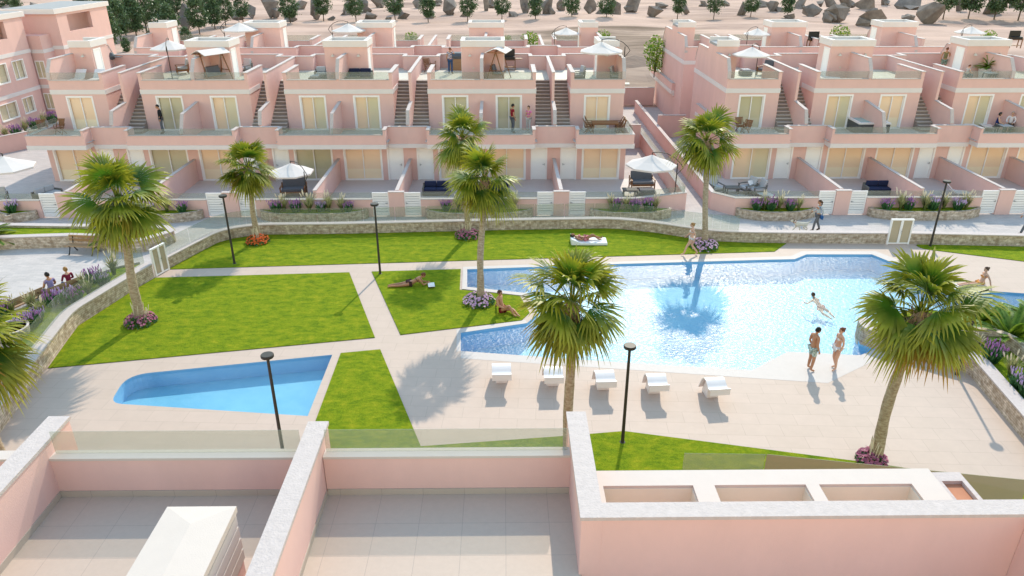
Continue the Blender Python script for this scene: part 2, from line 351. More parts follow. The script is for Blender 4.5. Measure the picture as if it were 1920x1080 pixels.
    def ribbon(s, pts, t, z0, z1, closed=False, mi=0, base=None):   # wall of thickness t to the left of pts, with UV in metres
        A = [Vector((p[0],p[1])) for p in pts]; B = [Vector(p) for p in offset(pts, t, closed)]
        if base is not None: s2 = base
        n = len(A); u = 0.
        for i in range(n if closed else n-1):
            j = (i+1) % n; L = (A[j]-A[i]).length
            a0, a1, b0, b1 = A[i], A[j], B[i], B[j]
            s.add([(*a0,z0),(*a1,z0),(*a1,z1),(*a0,z1)], [(0,1,2,3)], [[(u,z0),(u+L,z0),(u+L,z1),(u,z1)]], mi)
            s.add([(*b0,z0),(*b1,z0),(*b1,z1),(*b0,z1)], [(3,2,1,0)], [[(u,z1),(u+L,z1),(u+L,z0),(u,z0)]], mi)
            s.add([(*a0,z1),(*a1,z1),(*b1,z1),(*b0,z1)], [(0,1,2,3)], [[(u,0),(u+L,0),(u+L,t),(u,t)]], mi)
            s.add([(*a0,z0),(*a1,z0),(*b1,z0),(*b0,z0)], [(3,2,1,0)], [[(u,t),(u+L,t),(u+L,0),(u,0)]], mi)
            u += L
        if not closed:
            for i, r in ((0, 0), (n-1, 1)):
                q = [(*A[i],z0),(*A[i],z1),(*B[i],z1),(*B[i],z0)]
                s.add(q, [(0,1,2,3) if not r else (3,2,1,0)], [[(0,z0),(0,z1),(t,z1),(t,z0)]], mi)
    def build(s, name, m, parent=None, smooth=False, loc=None):
        me = bpy.data.meshes.new(name); me.from_pydata(s.v, [], s.f)
        ms = m if isinstance(m, (list, tuple)) else [m]
        for x in ms: me.materials.append(x if not isinstance(x, str) else M[x])
        if s.mi:
            for k, v in s.mi.items(): me.polygons[k].material_index = v
        if s.uv:
            ul = me.uv_layers.new(name='UVMap')
            for k, us in s.uv.items():
                p = me.polygons[k]
                for li, q in zip(p.loop_indices, us): ul.data[li].uv = q
        if smooth: me.polygons.foreach_set('use_smooth', [True]*len(me.polygons))
        me.update()
        o = bpy.data.objects.new(name, me); COL.objects.link(o)
        if parent: o.parent = parent
        if loc is not None: o.location = loc
        return o

def offset(pts, d, closed=False):
    P = [Vector((p[0],p[1])) for p in pts]; n = len(P); out = []
    for i in range(n):
        a = P[i-1] if (i > 0 or closed) else None; b = P[(i+1)%n] if (i < n-1 or closed) else None
        d1 = (P[i]-a).normalized() if a is not None else None; d2 = (b-P[i]).normalized() if b is not None else None
        if d1 is None: d1 = d2
        if d2 is None: d2 = d1
        n1 = Vector((-d1.y,d1.x)); n2 = Vector((-d2.y,d2.x)); m = (n1+n2)
        if m.length < 1e-6: m = n1
        m.normalize(); c = max(.35, m.dot(n1)); q = P[i]+m*(d/c); out.append((q.x,q.y))
    return out
def rounded(pts, r, closed=True, seg=4, which=None):
    P = [Vector((p[0],p[1])) for p in pts]; n = len(P); out = []
    for i in range(n):
        if (not closed and i in (0,n-1)) or (which is not None and i not in which): out.append(tuple(P[i])); continue
        a, b, c = P[i-1], P[i], P[(i+1)%n]
        rr = min(r, (a-b).length*.45, (c-b).length*.45)
        p0 = b+(a-b).normalized()*rr; p1 = b+(c-b).normalized()*rr
        for k in range(seg+1):
            t = k/seg; q = p0*(1-t)**2+b*2*t*(1-t)+p1*t*t; out.append(tuple(q))
    return out
def tag(o, label=None, cat=None, group=None, kind=None):
    if label: o['label'] = label
    if cat: o['category'] = cat
    if group: o['group'] = group
    if kind: o['kind'] = kind
    return o
def thing(name, label, cat, loc=(0,0,0), rz=0., group=None):
    o = bpy.data.objects.new(name, None); COL.objects.link(o); o.location = loc; o.rotation_euler = (0,0,rz)
    o.empty_display_size = .2
    return tag(o, label, cat, group)
def dup(root, loc, rz=0., label=None, group=None, scale=None):
    def cp(o, par):
        c = o.copy(); COL.objects.link(c)
        if par is not None: c.parent = par
        for ch in list(o.children): cp(ch, c)
        return c
    r = cp(root, None); r.location = loc; r.rotation_euler = (0,0,rz)
    if scale: r.scale = (scale,)*3
    if label: r['label'] = label
    if group: r['group'] = group
    return r
ORD = ['first','second','third','fourth','fifth','sixth','seventh','eighth','ninth','tenth','eleventh','twelfth','thirteenth','fourteenth','fifteenth','sixteenth','seventeenth','eighteenth','nineteenth','twentieth']
for _t, _s in (('thirtieth','twenty'),('fortieth','thirty'),('fiftieth','forty'),('sixtieth','fifty'),('seventieth','sixty'),('eightieth','seventy'),('ninetieth','eighty'),('hundredth','ninety')): ORD += [_s+'-'+o for o in ORD[:9]]+[_t]
# ================================================================== setting
WALL_L = [W2(*p) for p in ((-60,905),(0,812),(87,691),(126,637),(146,611),(250,545),(290,521))]      # pool side foot of the left wall
WALL_B = [W2(*p) for p in ((318,504),(381,470),(410,455),(440,447),(488,440.5),(640,439),(960,431.5),(1150,428.5),(1230,437),(1287,446),(1340,453),(1420,455.5),(1660,457))]
WALL_R = [W2(*p) for p in ((1704,457.3),(1920,462))]+[(44,34.2)]
PLANT_R = [W2(*p) for p in ((1650,656),(1693,664),(1772,687),(1800,694),(1818,703),(1898,800),(1985,905))]
LPL = WALL_L[0]
POOLZONE = [(LPL[0]-4, 9)]+WALL_L+WALL_B+WALL_R+[(44, 9)]
POOL = [W2(*p) for p in ((876,505),(1160,495),(1440,487),(1490,486),(1512,477),(1635,477),(1682,496),(1790,541),(1920,550))]
POOL += [(25,30.3),(25,28.6)]+[W2(*p) for p in ((1920,600),(1800,604),(1700,602),(1625,612),(1606,628),(1612,645),(1640,655),(1613,666),(1477,659),(1410,694),(1100,675),(864,658),(864,624),(988,606),(1008,588),(990,551),(876,539))]
KID = rounded(rounded([W2(*p) for p in ((238,703),(623,665),(577,780),(206,756))], 1.25, which=(0,), seg=8), .55, which=(11,), seg=5)
GL = -.02
def grid_terrain():
    xs = [-700,-500,-350,-260,-200]+[-160+4*i for i in range(81)]+[200,260,350,500,700]
    ys = [-60,-30,0,4]+[8+4*i for i in range(12)]+[60,64,67]+[70+2.6*i for i in range(52)]+[212,225,245,270,310,370,480,700,1000]
    mb = MB(); V = []
    for y in ys:
        for x in xs:
            if -58 < x < 62 and -10 < y < 68: z = -3.2
            else:
                z = -.12
                far = min(1., max(0., (y-72)/30))
                z += far*(noise.fractal((x*.035, y*.05, 3.1), .9, 2., 4)*.7+.15)
                dune = math.exp(-((x-19)/16)**2-((y-93)/17)**2)
                z += dune*(1.5*abs(noise.noise((x*.16, y*.19, .4)))+.5*noise.noise((x*.4, y*.4, 1.4))+.25)
            V.append((x,y,z))
    nx = len(xs); F = [(j*nx+i, j*nx+i+1, (j+1)*nx+i+1, (j+1)*nx+i) for j in range(len(ys)-1) for i in range(nx-1)]
    mb.add(V, F)
    m = bpy.data.materials.new('dry_desert_soil'); m.use_nodes = True; n = m.node_tree.nodes; l = m.node_tree.links
    b = n['Principled BSDF']; b.inputs['Roughness'].default_value = .95; b.inputs['Specular IOR Level'].default_value = .1
    tc = n.new('ShaderNodeTexCoord'); mp = n.new('ShaderNodeMapping'); mp.inputs['Scale'].default_value = (.35, 1., 1); l.new(tc.outputs['Object'], mp.inputs[0])
    tx = n.new('ShaderNodeTexNoise'); tx.inputs['Scale'].default_value = .09; tx.inputs['Detail'].default_value = 9; tx.inputs['Roughness'].default_value = .62; l.new(mp.outputs[0], tx.inputs['Vector'])
    rp = n.new('ShaderNodeValToRGB'); e = rp.color_ramp.elements
    e[0].position = .30; e[0].color = (.24, .16, .135, 1); e[1].position = .60; e[1].color = (.54, .375, .305, 1); x = e.new(.45); x.color = (.43, .295, .24, 1)  # dark streaks: soil tone plus ground shadows put into the colour
    l.new(tx.outputs[0], rp.inputs[0])
    # brown tilled patch of earth behind the middle of the houses
    sx = n.new('ShaderNodeSeparateXYZ'); l.new(tc.outputs['Object'], sx.inputs[0])
    def mth(op, a, bb=None):
        q = n.new('ShaderNodeMath'); q.operation = op
        for i, v in enumerate((a, bb)):
            if v is None: continue
            if hasattr(v, 'links'): l.new(v, q.inputs[i])
            else: q.inputs[i].default_value = v
        return q.outputs[0]
    dx = mth('DIVIDE', mth('SUBTRACT', sx.outputs[0], 19.), 21.); dy = mth('DIVIDE', mth('SUBTRACT', sx.outputs[1], 104.), 40.)
    d = mth('SQRT', mth('ADD', mth('MULTIPLY', dx, dx), mth('MULTIPLY', dy, dy)))
    d = mth('ADD', d, mth('MULTIPLY', mth('SUBTRACT', tx.outputs[0], .5), 1.6))
    k = n.new('ShaderNodeMapRange'); k.inputs[1].default_value = 1.05; k.inputs[2].default_value = .75; l.new(d, k.inputs[0])
    r2 = n.new('ShaderNodeValToRGB'); e = r2.color_ramp.elements
    e[0].position = .36; e[0].color = (.15, .10, .072, 1); e[1].position = .62; e[1].color = (.38, .27, .21, 1); l.new(tx.outputs[0], r2.inputs[0])
    mx = n.new('ShaderNodeMix'); mx.data_type = 'RGBA'; l.new(k.outputs[0], mx.inputs[0]); l.new(rp.outputs[0], mx.inputs[6]); l.new(r2.outputs[0], mx.inputs[7])
    l.new(mx.outputs[2], b.inputs['Base Color'])
    bp = n.new('ShaderNodeBump'); bp.inputs['Strength'].default_value = .8; bp.inputs['Distance'].default_value = 1.2; l.new(tx.outputs[0], bp.inputs['Height']); l.new(bp.outputs[0], b.inputs['Normal'])
    tag(mb.build('terrain', m), kind='structure')
grid_terrain()
mb = MB(); mb.sheet([(-60,-12),(64,-12),(64,69.5),(-60,69.5)], -.004, [POOLZONE]); tag(mb.build('paving', 'paving'), kind='structure')
mb = MB(); mb.sheet(POOLZONE, 0., [POOL, KID]); tag(mb.build('pool_deck', 'deck'), kind='structure')

LAWNS = [
 [W2(312,505.5)]+[(p[0], p[1]-.02) for p in WALL_B[:-2]]+[W2(1400,455.5),W2(1474,457),W2(1452,472),W2(960,486.5),W2(480,500.5)],
 [W2(*p) for p in ((655,511.5),(480,516.5),(291,521.5),(250,545.5),(147,612),(128,637.5),(90,691),(703,633.5))],
 [W2(*p) for p in ((697,510),(864,505.3),(862,544),(975,556),(993,587),(978,601),(751,628.3))],
 [W2(*p) for p in ((639,663),(713,656),(789,838),(1060,818.5),(1170,809.5),(1600,865),(1690,877.5),(1920,925))]+[(14,11),(-5,11)]+[W2(590,795)],
 rounded([W2(*p) for p in ((1714,459),(1920,463))]+[(44,34.1),(44,29.5)]+[W2(*p) for p in ((1920,490.5),(1730,467))], .5, which=(0,5)),
]
for i, q in enumerate(LAWNS):
    mb = MB(); mb.prism(q, 0.004, .03); tag(mb.build('lawn', 'lawn'), kind='structure')

def basin(poly, depth, ledge, wlev, wm, name):
    mb = MB(); n = len(poly); A = sum(poly[i][0]*poly[(i+1)%n][1]-poly[(i+1)%n][0]*poly[i][1] for i in range(n))
    if A < 0: poly = poly[::-1]
    P = [Vector(p) for p in poly]; u = 0
    for i in range(n):
        a, b = P[i], P[(i+1)%n]
        mb.add([(*a,-depth),(*b,-depth),(*b,0),(*a,0)], [(3,2,1,0)])
    o = mb.build('pool_wall', 'poolwall'); tag(o, kind='structure')
    mb = MB(); mb.sheet(poly, -depth); tag(mb.build('pool_floor', 'poolfloor'), kind='structure')
    mb = MB(); mb.sheet(offset(poly, .004, True), wlev); tag(mb.build(name, wm), kind='structure')
basin(POOL, .85, 0, -.09, 'water', 'pool_water')
basin(KID, .62, 0, -.06, 'kidwater', 'paddling_pool_water')
# stone coping round the main pool, wider along the deck and the bathing platform
mb = MB()
lower = [W2(*p) for p in ((1640,655),(1613,666),(1477,659),(1410,694),(1100,675),(864,658))]
mb.sheet([W2(*p) for p in ((1640,655.5),(1613,666.3),(1477,659.3),(1410,694.3),(1100,675.3),(864,658.3),(864,672),(1100,688),(1440,711),(1552,718.5),(1662,665),(1668,659))], .004)
mb.sheet([W2(*p) for p in ((876,505),(1160,495),(1440,487),(1490,486),(1512,477),(1635,477),(1682,496),(1720,511),(1735,508),(1690,490),(1642,471),(1503,471),(1484,480),(1436,482),(1158,490.5),(868,500.5),(868,505))], .004)
mb.sheet([W2(*p) for p in ((868,505),(876,505),(876,539),(990,551),(992,556),(975,555),(866,543))], .036)
mb.sheet([W2(*p) for p in ((864,658),(864,624),(988,606),(985,600),(856,618),(856,660))], .006)
tag(mb.build('pool_coping', 'coping'), kind='structure')

# ------------------------------------------------------------------ stone walls round the pool garden
def stone_wall(pts, label, h=.66, t=.42, glass=None):
    r = thing('stone_wall', label, 'wall', (pts[0][0], pts[0][1], 0))
    L = [(p[0]-pts[0][0], p[1]-pts[0][1]) for p in pts]
    mb = MB(); mb.ribbon(L, t, 0, h); mb.build('masonry', 'stone', r)
    mb = MB(); mb.ribbon(offset(L, -.035), t+.07, h, h+.055); mb.build('coping', 'cap', r)
    if glass:
        q = offset(L, t-.06); i0, i1 = glass
        P = [Vector(p) for p in q[i0:i1]]
        for a, b in zip(P, P[1:]):
            n = max(1, round((b-a).length/1.9))
            for k in range(n):
                c0 = a+(b-a)*((k+.012)/n); c1 = a+(b-a)*((k+.988)/n)
                g = MB(); d = (c1-c0).normalized(); nn = Vector((-d.y, d.x))*.012; z0, z1 = h+.056, h+.056+.78
                g.add([(*c0,z0),(*c1,z0),(*(c1+nn),z0),(*(c0+nn),z0),(*c0,z1),(*c1,z1),(*(c1+nn),z1),(*(c0+nn),z1)], [(0,3,2,1),(4,5,6,7),(0,1,5,4),(1,2,6,5),(2,3,7,6),(3,0,4,7)])
                g.build('glass_panel', 'poolrail', r)
    return r
WLs = rounded(WALL_L, .8, False, 3); WBs = rounded(WALL_B, 1.2, False, 3)
stone_wall(WLs, 'long pale stone wall with glass fence between left lawn and flower bed', glass=(0, len(WLs)))
stone_wall(WBs, 'low stone wall with white coping behind the upper lawn', .54, .27, glass=(0, len(WBs)-4))
stone_wall(WALL_R, 'low stone wall to the right of the tan double gate', .54, .27)

def pool_gate(a, b, label, h=1.36):
    a, b = Vector(a), Vector(b); L = (b-a).length; r = thing('pool_gate', label, 'gate', (a.x, a.y, 0), math.atan2((b-a).y, (b-a).x))
    mb = MB(); w = .075
    mb.box(0,-.05,0, w,.05,h); mb.box(L-w,-.05,0, L,.05,h); mb.box(w,-.05,h-w, L-w,.05,h); mb.box(w,-.05,.03, L-w,.05,.03+w*.8); mb.box(L/2-.06,-.048,.03+w*.8, L/2+.06,.048,h-w)
    mb.build('gate_frame', 'frame', r)
    for x0, x1 in ((w, L/2-.06), (L/2+.06, L-w)):
        g = MB(); g.box(x0,-.012,.03+w*.8, x1,.012,h-w); g.build('gate_pane', 'gateglass', r)
    g = MB(); g.tube([(L/2+.045,-.1,h*.45),(L/2+.045,-.1,h*.6)], .012, 6); g.box(L/2+.035,-.1,h*.52, L/2+.055,-.05,h*.54); g.build('handle', 'metal', r)
pool_gate(W2(1661,457.5), W2(1703,457.5), 'white framed double gate with tan panes in the right stone wall')
pool_gate(W2(292,519), W2(317.5,505), 'white framed double gate between plaza and lawn path on the left')

# ================================================================== houses
def panel(mb, x0, x1, z0, z1, y0, y1, holes, flip=False):
    """wall slab in the xz plane with real rectangular openings"""
    xs = sorted({x0, x1, *[h[0] for h in holes], *[h[1] for h in holes]}); zs = sorted({z0, z1, *[h[2] for h in holes], *[h[3] for h in holes]})
    for i in range(len(xs)-1):
        run = None
        for k in range(len(zs)-1):
            cx, cz = (xs[i]+xs[i+1])/2, (zs[k]+zs[k+1])/2
            hole = any(h[0] < cx < h[1] and h[2] < cz < h[3] for h in holes)
            if hole:
                if run is not None: mb.box(xs[i], y0, run, xs[i+1], y1, zs[k]); run = None
            elif run is None: run = zs[k]
        if run is not None: mb.box(xs[i], y0, run, xs[i+1], y1, z1)
def sliding_door(root, x0, x1, z0, z1, y, blind, name='sliding_door', fr=.10, sill=False, proud=.03):
    f = MB()
    f.box(x0,y-proud,z0, x0+fr,y+.12,z1); f.box(x1-fr,y-proud,z0, x1,y+.12,z1); f.box(x0+fr,y-proud,z1-fr, x1-fr,y+.12,z1)
    b = fr if sill else .04
    f.box(x0+fr,y-proud-(.04 if sill else 0),z0, x1-fr,y+.12,z0+b)
    ya = y+.05; w = .05; xm = (x0+x1)/2
    for a, c, yy in ((x0+fr, xm+w/2, ya), (xm-w/2, x1-fr, ya+.045)):
        f.box(a,yy,z0+b, a+w,yy+.04,z1-fr); f.box(c-w,yy,z0+b, c,yy+.04,z1-fr); f.box(a+w,yy,z1-fr-w, c-w,yy+.04,z1-fr); f.box(a+w,yy,z0+b, c-w,yy+.04,z0+b+w)
    o = f.build(name, 'frame', root)
    g = MB(); g.box(x0+fr,ya+.1,z0+b, x1-fr,ya+.11,z1-fr); g.build('pane', blind, o)
    return o
F1, RF, DEP, HU, SW = 2.8, 5.5, 8.7, 4.61, 1.13
def make_house(label, cat, halves, blinds):
    """halves: list of (x of divider, direction +1/-1 towards the party or end wall, is_end)"""
    root = thing('terraced_house', label, cat, (0,0,0), 0, None)
    pk, wh, cp, bal, rd, gl, st, ris, br, nos = [MB() for _ in range(10)]
    tw, twb, twr = MB(), MB(), MB(); fas, cor = MB(), MB(); del st, ris, nos
    for hi, (xd, sg, end) in enumerate(halves):
        X = lambda u: xd+sg*u
        def bx(m, u0, y0, z0, u1, y1, z1): m.box(X(u0), y0, z0, X(u1), y1, z1)
        # ---- masses
        GW = [(1.8,4.27,0.,2.26),(.42,1.48,0.,2.2)]
        hs = [(min(X(a),X(b)),max(X(a),X(b)),c,d) for a,b,c,d in GW]
        panel(pk, min(X(0),X(HU)), max(X(0),X(HU)), 0, 2.4, -2., -1.75, hs)
        bx(pk, 0,-1.75,0, HU,DEP-.25,2.399)
        bx(pk, 0,-2.,2.4, HU,DEP-.25,F1-.012)
        UW = [(2.01,3.73,F1,5.05)]; hs = [(min(X(a),X(b)),max(X(a),X(b)),c,d) for a,b,c,d in UW]
        panel(pk, min(X(SW),X(HU)), max(X(SW),X(HU)), F1-.012, RF-.012, 0., .25, hs)
        bx(pk, SW,.25,F1-.012, HU,DEP-.25,RF-.012)
        hs = [(min(X(a),X(b)),max(X(a),X(b)),c,d) for a,b,c,d in ((2.5,3.5,.9,2.1),(2.5,3.5,3.75,5.0))]
        panel(pk, min(X(SW),X(HU)), max(X(SW),X(HU)), 0, RF-.012, DEP-.25, DEP, hs)
        bx(pk, 0,3.2,F1-.012, SW-.004,DEP-1.1,RF-.012)
        # floors
        bx(bal, SW,-3.25,F1-.012, HU,-.0,F1); bx(bal, 0,-2.35,F1-.012, SW,-.9,F1)
        bx(rd, SW+.2,.2,RF-.012, HU,DEP-.2,RF); bx(rd, 0,3.2,RF-.012, SW+.2,DEP-1.3,RF)
        # ---- stair: 15 risers from the balcony to the roof terrace
        st, ris, nos = MB(), MB(), MB(); n = 15; y0, y1 = -.9, 3.2; run = (y1-y0)/n; rise = (RF-F1)/n
        for k in range(n):
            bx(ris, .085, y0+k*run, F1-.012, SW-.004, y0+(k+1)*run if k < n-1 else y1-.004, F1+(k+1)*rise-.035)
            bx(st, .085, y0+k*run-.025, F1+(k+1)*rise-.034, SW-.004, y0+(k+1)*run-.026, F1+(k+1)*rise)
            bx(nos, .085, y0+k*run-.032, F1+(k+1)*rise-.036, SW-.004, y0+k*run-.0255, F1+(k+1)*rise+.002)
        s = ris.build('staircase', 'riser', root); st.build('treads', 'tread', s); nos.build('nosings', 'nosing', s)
        # ---- parapets at roof level
        bx(pk, SW,0,RF-.012, HU,.2,6.0); bx(cp, SW+.2,-.03,6.0, HU-.1,.23,6.04)
        bx(pk, SW,.2,RF-.012, SW+.2,3.3,6.45); bx(pk, SW,0,6.0, SW+.2,.2,6.45); bx(cp, SW-.04,-.04,6.45, SW+.24,3.34,6.5)
        bx(pk, SW+.2,DEP-.2,RF-.012, HU,DEP,6.45); bx(cp, SW+.02,DEP-.24,6.45, HU,DEP+.04,6.5)
        bx(pk, 0,DEP-1.3,RF-.012, SW+.2,DEP-1.1,6.45); bx(cp, 0,DEP-1.34,6.451, SW+.24,DEP-1.06,6.501)
        bx(pk, SW,DEP-1.1,RF-.012, SW+.2,DEP-.0,6.449); bx(cp, SW-.04,DEP-1.06,6.452, SW+.24,DEP-.24,6.5)
        q = MB(); bx(q, SW+.22,.09,6.041, HU-.12,.105,6.5); q.build('glass_railing', 'rail', root)
        # tile skirting round the roof terrace
        # ---- balcony
        bx(pk, 1.42,-3.4,2.67, HU+(.25 if end else 0),-3.25,3.25); bx(cp, 1.42,-3.43,3.25, HU+(.28 if end else 0),-3.22,3.29)
        bx(fas, 1.27,-3.44,2.4, HU+(.29 if end else 0),-3.25,2.669); bx(fas, 1.272,-3.25,2.4, HU+(.25 if end else 0),-2.001,2.66)
        bx(fas, 1.271,-3.25,2.66, HU,-2.001,F1-.013)
        bx(pk, 1.27,-3.4,2.67, 1.42,-2.52,3.56); bx(cp, 1.23,-3.44,3.56, 1.46,-2.48,3.61)
        bx(pk, 0,-2.5,2.5, 1.27,-2.35,3.56); bx(cp, 0,-2.54,3.56, 1.229,-2.31,3.605)
        q = MB(); bx(q, 0,-2.53,2.24, 1.269,-2.0,2.499); bx(q, 0,-2.35,2.5, 1.269,-2.001,F1-.013); q.build('recess_fascia', 'white', root)
        q = MB(); bx(q, 1.44,-3.335,3.291, HU-.02,-3.32,3.68); q.build('glass_railing', 'rail', root)
        # ---- white band round the upper floor
        bx(wh, SW-.03,-.035,5.15, HU+(.035 if end else 0),.0,5.44); bx(wh, SW-.035,0,5.15, SW-.001,2.2,5.44)
        bx(cor, SW,DEP,5.15, HU+(.035 if end else 0),DEP+.035,5.44)
        # ---- tower
        u0 = HU-1.43
        bx(tw, u0,3.3,RF, HU,5.4,7.63); bx(twb, u0-.06,3.24,7.63, u0+.2,5.46,8.05); bx(twb, u0+.2,3.24,7.63, HU,3.44,8.05); bx(twb, u0+.2,5.26,7.63, HU,5.46,8.05)
        bx(twr, u0+.2,3.44,7.63, HU,5.26,7.78)
        # walls before and behind the tower, sloping at the outer ends
        ct = .075 if not end else .11
        prof = [(0.02,RF),(.02,6.05),(.08,6.5),(.62,7.22),(3.3,7.22),(3.3,RF)]
        back = [(DEP-y, z) for y, z in prof][::-1]
        xc = X(HU); 
        if end or hi == 0:
            x0, x1 = (xc-.08, xc+.08) if not end else (min(X(HU-.16), X(HU+.004)), max(X(HU-.16), X(HU+.004)))
            pk.prism_x(prof, x0, x1); pk.prism_x(back, x0, x1)
            cp.cap_x([(3.3,7.22),(.62,7.22),(.08,6.5),(.02,6.05)], x0-.03, x1+.03, -.045)
            cp.cap_x([(DEP-.02,6.05),(DEP-.08,6.5),(DEP-.62,7.22),(DEP-3.3,7.22)], x0-.03, x1+.03, -.045)
        if end:
            wh.box(min(X(HU),X(HU+.035)),0,5.15,max(X(HU),X(HU+.035)),DEP,5.44)
            # side parapet of the wrapped balcony and ledge
            bx(pk, HU,-3.25,2.67, HU+.25,DEP-2.5,3.25); bx(cp, HU-.03,-3.22,3.25, HU+.28,DEP-2.47,3.29); bx(fas, HU,-3.25,2.4, HU+.29,DEP-2.5,2.669); q = MB(); bx(q, HU+.12,-3.3,3.291, HU+.135,0,3.68); q.build('glass_railing', 'rail', root)
            bx(fas, HU,-1.99,2.2, HU+.1,DEP-2.5,2.4)
        elif hi == 0:
            pr = [(0,F1),(0,4.65),(-2.55,4.4),(-3.2,3.3),(-3.2,F1)]
            pk.prism_x(pr, xc-.075, xc+.075); cp.cap_x([(0,4.65),(-2.55,4.4),(-3.2,3.3)], xc-.105, xc+.105, -.045)
        # ---- divider between the two stairs (the house on its left side owns it)
        if sg < 0:
            pr = [(-2.3,F1),(-2.3,3.65),(-1.95,4.45),(0,4.63),(0,6.45),(DEP-1.3,6.45),(DEP-1.3,RF-.012),(3.2,RF-.012),(-.9,F1)]
            pk.prism_x(pr, xd-.08, xd+.08)
            cp.cap_x([(0,4.63),(-1.95,4.45),(-2.3,3.65)], xd-.11, xd+.11, -.045); cp.cap_x([(DEP-1.34,6.45),(-.03,6.45)], xd-.11, xd+.11, -.05)
        # ---- doors and windows
        a, b = sorted((X(1.8), X(4.27))); sliding_door(root, a, b, 0, 2.26, -2., blinds[hi][0])
        a, b = sorted((X(2.01), X(3.73))); sliding_door(root, a, b, F1, 5.05, 0., blinds[hi][1])
        a, b = sorted((X(2.5), X(3.5)))
        for z0, z1 in ((.9,2.1),(3.75,5.0)):
            d = MB(); yy = DEP
            d.box(a,yy-.12,z0,a+.09,yy+.03,z1); d.box(b-.09,yy-.12,z0,b,yy+.03,z1); d.box(a+.09,yy-.12,z1-.09,b-.09,yy+.03,z1); d.box(a+.09,yy-.12,z0,b-.09,yy+.06,z0+.09)
            o = d.build('window', 'frame', root); g = MB(); g.box(a+.09,yy-.11,z0+.09,b-.09,yy-.1,z1-.09); g.build('pane', 'blind2', o)
        a, b = sorted((X(.42), X(1.48))); d = MB()
        d.box(a,-2.03,0,a+.1,-1.85,2.2); d.box(b-.1,-2.03,0,b,-1.85,2.2); d.box(a+.1,-2.03,2.1,b-.1,-1.85,2.2)
        o = d.build('door_frame', 'frame', root); e = MB(); e.box(a+.1,-1.93,.01,b-.1,-1.88,2.1)
        for z0, z1 in ((.2,.5),(.6,1.0),(1.12,1.98)): e.box(a+.22,-1.942,z0,b-.22,-1.93,z1)
        e = e.build('entrance_door', 'door', root); hnd = MB(); hx = a+.18 if sg > 0 else b-.18; hnd.tube([(hx,-1.96,1.0),(hx+.12*sg,-1.96,1.0)], .014, 6); hnd.box(hx-.015,-1.96,.93,hx+.015,-1.93,1.07); hnd.build('handle', 'metal', e)
        d = MB(); a, b = X(u0-.03), X(u0+.02)
        d.box(a,3.5,RF,b,3.6,7.5); d.box(a,4.4,RF,b,4.5,7.5); d.box(a,3.6,7.4,b,4.4,7.5); o = d.build('tower_door', 'frame', root)
        d = MB(); d.box(X(u0-.012),3.6,RF+.01,X(u0+.015),4.4,7.4); d.build('door_leaf', 'door', o)
        d = MB(); ux = X(3.75); d.tube([(ux,3.3,7.15),(ux,3.2,7.2),(ux,3.12,7.16)], .018, 6); d.lathe([(.03,.06),(.06,.03),(.13,-.05),(.12,-.055)], 12, (ux,3.12,7.1)); d.build('wall_lamp', 'lamp', root)
        d = MB(); d.add(*disc((X(3.98),3.295,6.25), .055, 12)); d.build('bulkhead_light', 'lamp', root)
    pk.build('wall', 'pink', root); wh.build('cornice', 'white', root); fas.build('balcony_fascia', 'white', root); cor.build('rear_cornice', 'white', root); cp.build('coping', 'cap', root)
    t = tw.build('stair_tower', 'pink', root); twb.build('tower_parapet', 'white', t); twr.build('tower_roof', 'roofgrey', t)
    bal.build('balcony_floor', 'balc', root); rd.build('roof_terrace', 'roofdeck', root)
    return root
def disc(c, r, n):
    V = []; 
    for y in (-.02, .01):
        V += [(c[0]+r*math.cos(2*PI*i/n), c[1]+y, c[2]+r*math.sin(2*PI*i/n)) for i in range(n)]
    return V, [tuple(range(n)), tuple(range(2*n-1, n-1, -1))]+[(i, i+n, (i+1)%n+n, (i+1)%n) for i in range(n)]

FY, RY = 48.4, 69.4
DIV = [3.2-9.22*k for k in range(4)]            # dividers of the left row: 3.2, -6.02, -15.24, -24.46
DIVR = [19.03, 28.25, 37.47]
full = make_house('pink double house in the left row, with roof swing seat beside the roof parasol', 'house', [(-HU, 1, False), (HU, -1, False)], [('blind','blind2'),('blind','blind')])
full.location = ((DIV[2]+DIV[3])/2, FY, 0)
endR = make_house('pink end house of the left row, with parasol on its narrow roof terrace', 'house', [(0, 1, True)], [('blind','blind2')]); endR.location = (DIV[0], FY, 0)
endL = make_house('pink end house at the far left of the front row, white sunbeds on roof', 'house', [(0, -1, True)], [('blind','blind')]); endL.location = (DIV[3], FY, 0)
G1, G2 = 'pink houses of the front row', 'pink houses of the rear row'
for o in (full, endR, endL): o['group'] = G1
dup(full, ((DIV[1]+DIV[2])/2, FY, 0), 0, 'pink double house in the left row, with navy sofa on its roof terrace')
dup(full, ((DIV[0]+DIV[1])/2, FY, 0), 0, 'pink double house in the left row, man in plaid shirt on its roof')
dup(endL, (DIVR[0], FY, 0), 0, 'pink end house of the right row, with parasol and brown armchair on the roof')
dup(full, ((DIVR[0]+DIVR[1])/2, FY, 0), 0, 'pink double house in the right row, with hot tub on its balcony')
dup(full, ((DIVR[1]+DIVR[2])/2, FY, 0), 0, 'pink double house at the right edge, with couple seated on its balcony')
